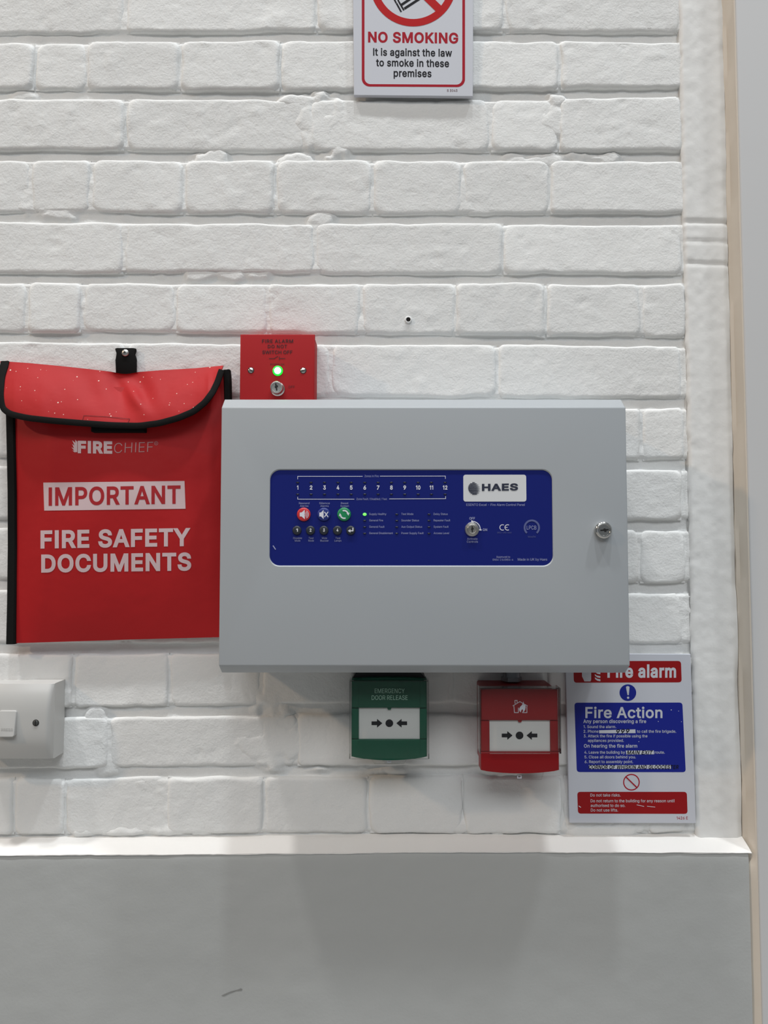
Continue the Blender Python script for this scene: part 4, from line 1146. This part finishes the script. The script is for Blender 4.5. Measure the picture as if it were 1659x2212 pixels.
# print on the bag
sb = Surf(lambda px, py: float(bag_y(px, py)))
ink = Ink(sb, 0.0003, 0.05)
ink.text('FIRE', 168, 242.5, 977, 23, base2=978.3, bold=.045, space=1.02)
ink.poly([(167, 976.6), (161, 977), (156.5, 973), (160.5, 973.5), (154.3, 966), (160, 968.8), (155.8, 958.8), (161, 962.8), (156.2, 951), (163, 957), (162.3, 949.8), (167.2, 954.5)])
ink.done('brand_lettering', 'pink_print', pouch)
ink = Ink(sb, 0.0003, 0.05)
ink.text('CHIEF', 246.5, 331, 979, 22, base2=976, bold=-0.008, space=1.05, shear=0.05)
ink.ring(337.3, 957.6, 3.4, 4.2, n=18).text('R', 335.8, 338.8, 959.5, 3.8)
ink.done('brand_lettering', mat('dull_pink_print', (0.46, 0.24, 0.25), 0.5), pouch)
ink = Ink(sb, 0.0003)
for k in range(1):
    b0 = len(ink.V)
    nx, ny = 76, 16
    c4 = [(93.5, 1042.5), (398.5, 1039), (400.8, 1099), (95.5, 1103)]
    for j in range(ny + 1):
        for i in range(nx + 1):
            a, b_ = i / nx, j / ny
            x = (c4[0][0] * (1 - a) + c4[1][0] * a) * (1 - b_) + (c4[3][0] * (1 - a) + c4[2][0] * a) * b_
            y = (c4[0][1] * (1 - a) + c4[1][1] * a) * (1 - b_) + (c4[3][1] * (1 - a) + c4[2][1] * a) * b_
            ink.V.append(sb.at(x, y, 0.0003))
    w = nx + 1
    ink.F += [(b0 + j * w + i, b0 + j * w + i + 1, b0 + (j + 1) * w + i + 1, b0 + (j + 1) * w + i) for j in range(ny) for i in range(nx)]
ink.done('title_block', 'pink_print', pouch)
Ink(sb, 0.0005, 0.05).text('IMPORTANT', 105, 390, 1091, 36.5, base2=1086.5, bold=.022).done('title_lettering', mat('crimson_bag_print', srgb(168, 24, 34), 0.5), pouch)
Ink(sb, 0.0003, 0.05).text('FIRE SAFETY', 87.5, 411.5, 1183, 35, base2=1177.5, bold=.03).text('DOCUMENTS', 89, 413, 1235, 35, base2=1230.5, bold=.03).done('bag_lettering', 'pink_print', pouch)
# strap and its screw
YT = -0.0055
pts = [(250, 812), (293, 812), (293.5, 775), (291.5, 768), (289.5, 764.5), (292.5, 758), (292.5, 752.5), (288, 751.5), (252, 751.5), (248.2, 752.8), (249.5, 758.5), (253, 764.5), (250.2, 770), (249.2, 778)]
mkbm('strap', prism([XZ(x, y, YT) for x, y in pts], -0.0012, YT, 0.0007), 'webbing', bag)
c = P(271, 762.5, YT)
scr = mkbm('screw', lathe(c.x, c.z, [(0.0046, YT + .0003), (0.0046, YT - .0006), (0.0040, YT - .0016), (0.0030, YT - .0022), (0, YT - .0024)], 24), 'zinc', bag, 45, label='silver cross-head screw')
cc = []
for k in range(8):
    a = math.radians(45 * k + 18)
    r = 0.0022 if k % 2 == 0 else 0.0008
    cc.append((c.x - .0003 + r * math.cos(a), c.z + .0004 + r * math.sin(a)))
mkbm('cross_slot', prism(cc, YT - .0020, YT - .0026), 'dark', scr, None)

# ------------------------------------------------------------------ white wall switch
YW = -0.039
s0, s1 = P(-52, 1480, YW), P(106, 1643, YW)
sw = thing('wall_switch', 'white plastic single rocker wall switch, cut off by the frame under the red bag', 'switch', ((s0.x + s1.x) / 2, 0, s1.z))
bx0, bx1 = s0.x - .0006, s1.x + .0008
mkbm('back_box', prism(rect(bx0, bx1, s1.z - .0005, s0.z + .0005), 0.0, YW + 0.0105, 0.0008), 'white', sw)
bm = bmesh.new()
prev = None
prof = []
H = s0.z - s1.z
NP = 15
for k in range(NP):
    t = k / (NP - 1)
    prof.append((s1.z + H * t, YW + 0.0085 * abs(2 * t - 1) ** 3.0))
for x, dy in ((s0.x, .0045), (s0.x + .0025, .0012), (s0.x + .006, 0), (s1.x - .006, 0), (s1.x - .0025, .0010), (s1.x, .0042)):
    ring = [bm.verts.new((x, min(y + dy, YW + .0102), z)) for z, y in prof] + [bm.verts.new((x, YW + .0105, prof[-1][0])), bm.verts.new((x, YW + .0105, prof[0][0]))]
    if prev:
        for q in range(len(ring)):
            bm.faces.new((prev[q], prev[(q + 1) % len(ring)], ring[(q + 1) % len(ring)], ring[q]))
    else:
        bm.faces.new(ring)
    prev = ring
bm.faces.new(prev)
mkbm('front_plate', bm, 'white', sw, 40)
# rocker, tipped: lower edge out
ra, rb = P(0, 1534.5, YW), P(36, 1590, YW)
ra = Vector((ra.x - .0005, 0, ra.z))
bm = prism(rrect(ra.x, rb.x, rb.z, ra.z, 0.0024, 4), YW + .003, YW - 0.001, 0.0010, 3)
for v in bm.verts:
    if v.co.y < YW:
        t = (ra.z - v.co.z) / (ra.z - rb.z)
        v.co.y -= 0.0042 * t * t + 0.0008
        v.co.x -= 0.0006 * t
rock = mkbm('rocker', bm, 'white', sw, 50)
Ink(Surf(YW - 0.0046), 0.0006).text('PRESS', 2.5, 27.5, 1578.8, 5.4, bold=.01).done('embossed_word', 'emboss', rock)
slot_screw(77.3, 1561.5, YW - 0.0002, 0.0030, 92, mat('dull_screw', (0.10, 0.105, 0.10), 0.45, metal=.6), sw)
slot_screw(-32, 1561.5, YW - 0.0002, 0.0030, 80, 'zinc', sw)

# ------------------------------------------------------------------ call points
def arrows(surf, cx, cy, k, parent, m='print_k'):
    ink = Ink(surf, 0.0003)
    ink.disc(cx, cy, 8.3 * k)
    for sg in (-1, 1):
        p = [(-38.4, -4), (-26.5, -4), (-26.5, -9.4), (-15.2, 0), (-26.5, 9.4), (-26.5, 4), (-38.4, 4)]
        p = [(cx - sg * x * k * -1 * -1, cy + y * k) for x, y in p]
        ink.poly(p)
    return ink.done('press_symbol', m, parent)

def frame_ring(outer, inner, y0, y1, bev):
    """A plate with an opening: both outlines have the same number of points."""
    bm = bmesh.new()
    n = len(outer)
    A = [bm.verts.new((x, y1, z)) for x, z in outer]; B = [bm.verts.new((x, y1, z)) for x, z in inner]
    C = [bm.verts.new((x, y0, z)) for x, z in outer]; D = [bm.verts.new((x, y0, z)) for x, z in inner]
    for q in range(n):
        w = (q + 1) % n
        bm.faces.new((A[q], A[w], B[w], B[q])); bm.faces.new((C[w], C[q], D[q], D[w]))
        bm.faces.new((A[w], A[q], C[q], C[w])); bm.faces.new((B[q], B[w], D[w], D[q]))
    As = set(A); Bs = set(B)
    ed = [e for e in bm.edges if (e.verts[0] in As and e.verts[1] in As) or (e.verts[0] in Bs and e.verts[1] in Bs)]
    bmesh.ops.bevel(bm, geom=ed, offset=bev, segments=2, profile=.5, affect='EDGES')
    return bm

def call_point(name, label, body_m, x0, x1, y0, y1, ex0, ex1, ey0, ey1, YC, sag, box_m, group, lower_grow=0.0):
    a, b = P(x0, y0, YC), P(x1, y1, YC)
    X0, X1, Z1, Z0 = a.x, b.x, a.z, b.z
    e, f = P(ex0, ey0, YC), P(ex1, ey1, YC)
    EX0, EX1, EZ1, EZ0 = e.x, f.x, e.z, f.z
    t = thing(name, label, 'call point', ((X0 + X1) / 2, 0, Z0), group)
    mkbm('back_box', prism(rrect(X0 + .002, X1 - .002, Z0 + .003, Z1 + .0015, .002, 2), 0.0, YC + 0.020, 0.001), box_m, t)
    # lower wings step and sagging bottom edge
    nb = 14
    def bottom(x):
        u = (x - X0) / (X1 - X0)
        return Z0 - sag * (1 - (2 * u - 1) ** 2)
    # upper, side and lower mouldings are separate pieces of the front
    g = 0.0005
    arch = lambda x: Z1 + sag * 0.45 * (1 - (2 * (x - X0) / (X1 - X0) - 1) ** 2)
    up = [(X0, EZ1 + g)] + [(X1, EZ1 + g)] + [(X1 - (X1 - X0) * k / 12, arch(X1 - (X1 - X0) * k / 12)) for k in range(13)]
    mkbm('upper_cover', prism(up, YC + 0.021, YC, 0.0016, 3), body_m, t)
    for xa, xb in ((X0, EX0), (EX1, X1)):
        mkbm('side_cover', prism(rect(xa, xb, EZ0 + g, EZ1), YC + 0.021, YC + .0004, 0.0009, 2), body_m, t)
    lo = [(X1 + lower_grow, EZ0)] + [(X0 - lower_grow, EZ0)] + [(X0 - lower_grow + (X1 - X0 + 2 * lower_grow) * k / nb, bottom(X0 + (X1 - X0) * k / nb)) for k in range(nb + 1)]
    mkbm('lower_cover', prism(lo[::-1], YC + 0.021, YC - .0002, 0.0016, 3), body_m, t)
    el = mkbm('break_panel', prism(rect(EX0 - .0005, EX1 + .0005, EZ0 - .0005, EZ1 + .0008), YC + 0.012, YC + 0.0030, 0), 'element', t, None, label='white press panel with black arrows')
    cxm, czm = (ex0 + ex1) / 2, (ey0 + ey1) / 2
    nc = P(cxm, ey0, YC)
    mkbm('notch', prism([(nc.x - .0024, EZ1 + .0003), (nc.x - .0015, EZ1 - .0016), (nc.x + .0015, EZ1 - .0016), (nc.x + .0024, EZ1 + .0003)], YC + .004, YC + .0012), body_m, t, None)
    return t, el, (X0, X1, Z0, Z1, EX0, EX1, EZ0, EZ1), Surf(YC + 0.0030)

def cover(t, X0, X1, Z0, Z1, YC, depth, th=0.0012, tab=None, name='clear_cover'):
    """Hinged see-through cover: front sheet and three rims, with a lift tab below."""
    bm = bmesh.new()
    yo = YC - depth
    def box(a0, a1, y0, y1, c0, c1):
        prism(rect(a0, a1, c0, c1), y1, y0, 0, bm=bm)
    box(X0, X1, yo - th, yo, Z0, Z1)
    box(X0, X0 + th, yo + .0001, YC + .016, Z0, Z1)
    box(X1 - th, X1, yo + .0001, YC + .016, Z0, Z1)
    box(X0 + th + .0001, X1 - th - .0001, yo + .0001, YC + .010, Z1 - th, Z1)
    o = mkbm(name, bm, 'clear', t, 35, label='see-through hinged cover')
    if tab:
        ta, tb_, tz = tab
        mkbm('lift_tab', prism([(ta, Z0), (ta + .006, tz), (tb_ - .006, tz), (tb_, Z0)], YC + .006, YC + .0045, 0.0004), 'clear', t, None)
        mc = (ta + tb_) / 2
        mkbm('tab_mark', frame_ring(rect(mc - .0022, mc + .0022, tz + .0015, tz + .0058), rect(mc - .0012, mc + .0012, tz + .0025, tz + .0048), YC + .0045, YC + .0038, .0002), 'print_w', t, None)
    return o

YG = -0.052
g, el, d, se = call_point('emergency_door_release', 'green emergency door release call point with a clear cover', 'green', 759.5, 922.5, 1467.5, 1634.5, 775, 907, 1530.5, 1597.3, YG, 0.0040, 'black_plastic', None)
arrows(se, 841, 1562.3, 1.0, el)
mkbm('top_housing', prism([(d[0] + .001, d[3]), (d[0] + .005, d[3] + .0075), (d[1] - .008, d[3] + .0075), (d[1] - .001, d[3])], 0.0, YG + .010), 'black_plastic', g, None)
for k in (0, 1):
    pass
Ink(Surf(YG), 0.0003).text('EMERGENCY', 809.5, 874, 1497.2, 9.6, base2=1497.2, bold=-.002).text('DOOR RELEASE', 803, 880.5, 1511.8, 9.6, base2=1511.8, bold=-.002).done('lettering', 'green_txt', g)
for xx in (774.5, 907.5):                              # moulded ribs either side
    for ya, yb in ((1470, 1529), (1599, 1634)):
        p0, p1 = P(xx - .5, ya, YG), P(xx + .5, yb, YG)
        mkbm('rib', prism(rect(p0.x, p1.x, p1.z, p0.z), YG + .001, YG - .0004), 'green', g, None)
cg0, cg1 = P(756.5, 1466, YG - .006), P(925.5, 1637, YG - .006)
cover(g, d[0] - .0022, d[1] + .0022, d[2] - .0008, d[3] - .0004, YG, 0.0055, tab=(P(797, 1640, YG).x, P(884, 1640, YG).x, P(840, 1652.5, YG).z))

YR = -0.056
r, el, d, se = call_point('fire_call_point', 'red fire alarm call point with a burning house symbol under a clear cover', 'red_mcp', 1039, 1207, 1490, 1664, 1057.5, 1189.5, 1557.5, 1624, YR, 0.0034, 'red_mcp', None, lower_grow=0.0006)
arrows(se, 1122.3, 1588.7, 1.0, el)
ink = Ink(Surf(YR), 0.0003)
w = 1.25
ink.line([(1107.8, 1524.8), (1123, 1515.6), (1139.5, 1525)], w).line([(1110, 1525), (1111.3, 1539.4), (1119.6, 1539.4), (1119.8, 1529)], w).line([(1138, 1526), (1138.3, 1539.4), (1128.5, 1539.4)], w)
ink.line([(1112.7, 1520), (1112.2, 1513), (1117, 1513), (1117, 1517.5)], w)
ink.poly([(1130.4, 1514.6), (1131.6, 1519.8), (1131.0, 1523), (1134.4, 1521.5), (1135.6, 1527), (1134.6, 1533), (1131.8, 1537.2), (1128.6, 1539.2), (1130, 1535), (1128.4, 1531.6), (1125.4, 1535.6), (1125.4, 1539), (1122.2, 1536.4), (1121.2, 1531.6), (1123.6, 1527), (1128, 1522.4), (1129.8, 1518.6)])
ink.done('house_fire_symbol', 'print_w', r)
cover(r, d[0] - .0026, d[1] + .0016, d[6] - .0004, d[3] + .0030, YR, 0.0055)
ta, tb_ = P(1072, 1672, YR).x, P(1180, 1672, YR).x
mkbm('lift_tab', prism([(ta, d[2] + .001), (ta + .004, P(1120, 1688, YR).z), (tb_ - .004, P(1120, 1688, YR).z), (tb_, d[2] + .001)], YR + .008, YR + .0065, .0004), 'clear', r, None)
mc = P(1124, 1681, YR)
mkbm('tab_mark', frame_ring(rect(mc.x - .0026, mc.x + .0026, mc.z - .002, mc.z + .002), rect(mc.x - .0014, mc.x + .0014, mc.z - .001, mc.z + .001), YR + .0066, YR + .0058, .0002), 'print_w', r, None)

# conduit between the panel and the red call point
c = P(1107.5, 1470, -0.022)
rad = 0.0105
bm = bmesh.new()
zt_, zb_ = PZ0 - 0.0022, d[3] + .0034
def pipe(bm, cx, cy, r, za, zb, n=24):
    A = [bm.verts.new((cx + r * math.cos(2 * math.pi * k / n), cy + r * math.sin(2 * math.pi * k / n), za)) for k in range(n)]
    B = [bm.verts.new((cx + r * math.cos(2 * math.pi * k / n), cy + r * math.sin(2 * math.pi * k / n), zb)) for k in range(n)]
    for k in range(n):
        bm.faces.new((A[k], A[(k + 1) % n], B[(k + 1) % n], B[k]))
    bm.faces.new(A[::-1]); bm.faces.new(B)
co = thing('conduit', 'short grey steel conduit running from the panel down to the red call point', 'conduit', (c.x, -0.0125, zb_))
pipe(bm, c.x, -0.0135, rad, zb_, zt_)
mkbm('pipe', bm, 'steel', co, 40)
bm = bmesh.new()
pipe(bm, c.x, -0.0135, rad * 1.18, zb_, zb_ + .0045, 6)
mkbm('lock_nut', bm, 'steel', co, 30)

# ------------------------------------------------------------------ fire action notice
YA = -0.0060
fa = thing('fire_action_notice', 'white fire action notice with red and blue text blocks at the panel corner', 'sign', P(1366, 1778, -0.001))
cor = [(1221, 1411.5), (1492, 1413.5), (1503.2, 1778.5), (1230, 1777.5)]
board = mkbm('board', prism([XZ(x, y, YA) for x, y in cor][::-1], -0.0012, YA, 0.0004), 'sign', fa, None)
def bil(u, v):
    """Sign coordinates 0..1 to photo pixels."""
    x = (cor[0][0] * (1 - u) + cor[1][0] * u) * (1 - v) + (cor[3][0] * (1 - u) + cor[2][0] * u) * v
    y = (cor[0][1] * (1 - u) + cor[1][1] * u) * (1 - v) + (cor[3][1] * (1 - u) + cor[2][1] * u) * v
    return x, y
sa = Surf(YA)
def skewed_rr(ink, tl, tr, br, bl, r, n=6):
    """Rounded four-sided block from its corners."""
    pts = []
    cs = [tl, tr, br, bl]
    for k in range(4):
        p, a, b_ = Vector(cs[k]), Vector(cs[k - 1]), Vector(cs[(k + 1) % 4])
        da, db = (a - p).normalized(), (b_ - p).normalized()
        A, B = p + da * r, p + db * r
        for q in range(n + 1):
            t = q / n
            pts.append(tuple((A * (1 - t) ** 2 + p * (2 * t * (1 - t)) + B * t * t)))
    return ink.poly(pts)
red_a = skewed_rr(Ink(sa, 0.0001), (1238.5, 1428), (1471, 1427.8), (1472.6, 1474), (1239.5, 1474.8), 7).done('heading_block', 'notice_red', fa)
red_b = skewed_rr(Ink(sa, 0.0001), (1247, 1710.5), (1483.7, 1710.5), (1485.3, 1758), (1248.5, 1757.5), 7).done('warning_block', 'notice_red', fa)
blue_b = skewed_rr(Ink(sa, 0.0001), (1240.8, 1518), (1474, 1517.6), (1481.4, 1668), (1246, 1667.8), 7).done('action_block', 'sign_blue', fa)
dot = Ink(sa, 0.0001).disc(1356.3, 1496.3, 18, 40).done('mandatory_disc', 'sign_blue', fa)
ink = Ink(sa, 0.00022)
L_ = 0.027
ink.text('Fire alarm', 1312, 1460.5, 1462.6, 25.2, bold=.03)
Ink(sa, 0.00022).poly([(1352.3, 1484), (1354, 1482.2), (1357.5, 1482), (1359.8, 1483.8), (1359.4, 1490), (1358.2, 1501.6), (1355.6, 1501.8), (1353.2, 1490)]).disc(1356.8, 1507.2, 2.5, 16).done('exclamation_mark', 'sign', dot)
ink.text('Fire Action', 1264.5, 1431, 1550.4, 22.4, bold=.018)
ink.text('Any person discovering a fire', 1260, 1395.8, 1561.8, 7.4, base2=1561.8, bold=.012)
ink.text('1. Sound the alarm.', 1260.5, 1331, 1572.8, 6.0, bold=.006).text('2. Phone', 1260.5, 1292.5, 1582.8, 6.0, bold=.006).text('to call the fire brigade.', 1376, 1460.5, 1582.8, 6.0, bold=.006)
ink.text('3. Attack the fire if possible using the', 1260.8, 1398.5, 1592.8, 6.0, bold=.006).text('appliances provided.', 1270, 1347.5, 1602.6, 6.0, bold=.006)
ink.text('On hearing the fire alarm', 1261.3, 1376.5, 1614.8, 7.2, bold=.012)
ink.text('4. Leave the building by', 1262.3, 1350, 1628, 6.0, bold=.006).text('route.', 1414.5, 1436, 1628, 6.0, bold=.006)
ink.text('5. Close all doors behind you.', 1262.6, 1373.5, 1638.2, 6.0, bold=.006).text('6. Report to assembly point.', 1263, 1367.5, 1648.4, 6.0, bold=.006)
for q in ([(1294, 1577.5), (1372.5, 1575.5), (1373, 1583.6), (1294.3, 1584)], [(1352, 1621.5), (1412.5, 1621), (1413, 1629.3), (1352.5, 1629.8)], [(1272, 1652.8), (1449, 1652.5), (1449.5, 1660.6), (1272.4, 1661)]):
    Ink(sa, 0.00022).poly(q).done('blank_strip', 'sign', blue_b)
ink.text('Do not take risks.', 1275.3, 1340.5, 1720.6, 6.2, bold=.006).text('Do not return to the building for any reason until', 1275.8, 1456.8, 1733, 6.2, bold=.006)
ink.text('authorised to do so.', 1276, 1350.5, 1743, 6.2, bold=.006).text('Do not use lifts.', 1276.3, 1335, 1753, 6.2, bold=.006)
# hand and flames beside the heading, their lower ends in view
Ink(sa, 0.00022).poly([(1257, 1441), (1277, 1441), (1277, 1468), (1275.5, 1472), (1262.5, 1472), (1257.2, 1461)]).done('hand_symbol', 'sign', red_a)
for k, (a, b_) in enumerate(((1448, 1452), (1456, 1460), (1463, 1467))):
    y = a
    Ink(sa, 0.00022).poly([(1284 + k * .5, y), (1288 + k, y + 3.2), (1297, y + 4.6), (1296.8, y + 8.6), (1290.5, y + 7.4), (1285.5, y + 3.8)]).done('flame_symbol', 'sign', red_a)
ink.done('lettering', 'sign', fa)
ink = Ink(sa, 0.0001)
ink.ring(1364, 1689.7, 15.6, 18.0, n=48)
ink.line([(1352.6, 1678.6), (1375.4, 1700.8)], 2.6)
ink.text('1426 E', 1461.5, 1485.8, 1770, 6.0, bold=.01)
ink.done('prohibition_symbol', 'crimson', fa, letters='sign_number')
ink = Ink(sa, 0.00034)
ink.text('999', 1331, 1360, 1584.5, 8.6, base2=1583.5, bold=.02, shear=.15)
ink.text('MAIN EXIT', 1354, 1410.5, 1629.3, 7.8, bold=.02, shear=.25)
ink.text('CORNOR OF WHISKIN AND GLOOCESTER', 1271.8, 1466, 1660.8, 7.8, base2=1660.8, bold=.02, shear=.15)
ink.done('handwriting', 'print_k', fa)
ink = Ink(sa, 0.0003)
for x, y, a in ((1450, 1533.5, 1.0), (1466, 1536, .7), (1422, 1558.5, .8), (1472, 1559, .7), (1380, 1602, .8)):
    ink.disc(x, y, a, 10)
ink.line([(1375.5, 1738.5), (1391, 1742)], 1.0).line([(1398, 1741.5), (1415, 1743.5)], 1.0).line([(1250.5, 1741), (1254.5, 1744)], 1.4)
ink.done('scratches', 'print_w', fa)

# ------------------------------------------------------------------ no smoking sign
YN = -0.0062
cor = [(761, -165), (1023, -168), (1021.5, 208), (764.5, 205.5)]
ns = thing('no_smoking_sign', 'white no smoking sign with a red circle and border, on the brick wall', 'sign', P(893, 206, -0.001))
mkbm('board', prism([XZ(x, y, YN) for x, y in cor][::-1], -0.0012, YN, 0.0004), 'sign', ns, None)
s = Surf(YN)
ink = Ink(s, 0.00010)
o_ = rrect(781.5, 1004.5, -150, 187.5, 17, 8); i_ = rrect(787.3, 998.7, -144, 182.2, 13, 8)
b0 = len(ink.V)
tilt = lambda x, y: (x, y + (x - 893) * 0.006)
ink.V += [s.at(*tilt(x, y), 0.0001) for x, y in o_] + [s.at(*tilt(x, y), 0.0001) for x, y in i_]
n = len(o_)
ink.F += [(b0 + q, b0 + (q + 1) % n, b0 + n + (q + 1) % n, b0 + n + q) for q in range(n)]
ink.text('NO SMOKING', 795, 990, 90.5, 21.0, base2=93, bold=.03, space=1.0)
ink.done('border', 'crimson', ns)
ink = Ink(s, 0.0002)
ink.ring(892.5, -36.5, 77.5, 93.5, n=72)
ink.done('prohibition_ring', 'red_print', ns)
Ink(s, 0.00026).line([(836, -90), (949, 20)], 17).done('prohibition_bar', 'red_print', ns)
ink = Ink(s, 0.00014)
ink.line([(868.5, 9.5), (935, -35)], 5.4).line([(874.5, 18), (941, -25)], 5.4)       # cigarette outline
ink.line([(863, 6), (872, 21.5)], 3.6).line([(857, 8), (866.3, 25)], 3.6)
ink.line([(862, 4.5), (858.5, -3), (859, -11), (864, -20)], 3.4).line([(855.5, 6), (851.5, -2), (852, -14), (858, -26)], 3.4)
ink.text('It is against the law', 806, 976.5, 119.5, 15.2, base2=122, bold=.02).text('to smoke in these', 812.3, 970, 142.5, 15.2, base2=144.6, bold=.02).text('premises', 850.3, 932, 165.2, 15.2, base2=166.2, bold=.02)
ink.done('cigarette_symbol', 'print_k', ns)
Ink(s, 0.00014).text('S 3043', 965.5, 988, 198, 5.2, bold=.008).done('small_number', mat('brown_print', srgb(96, 40, 40), 0.5), ns)
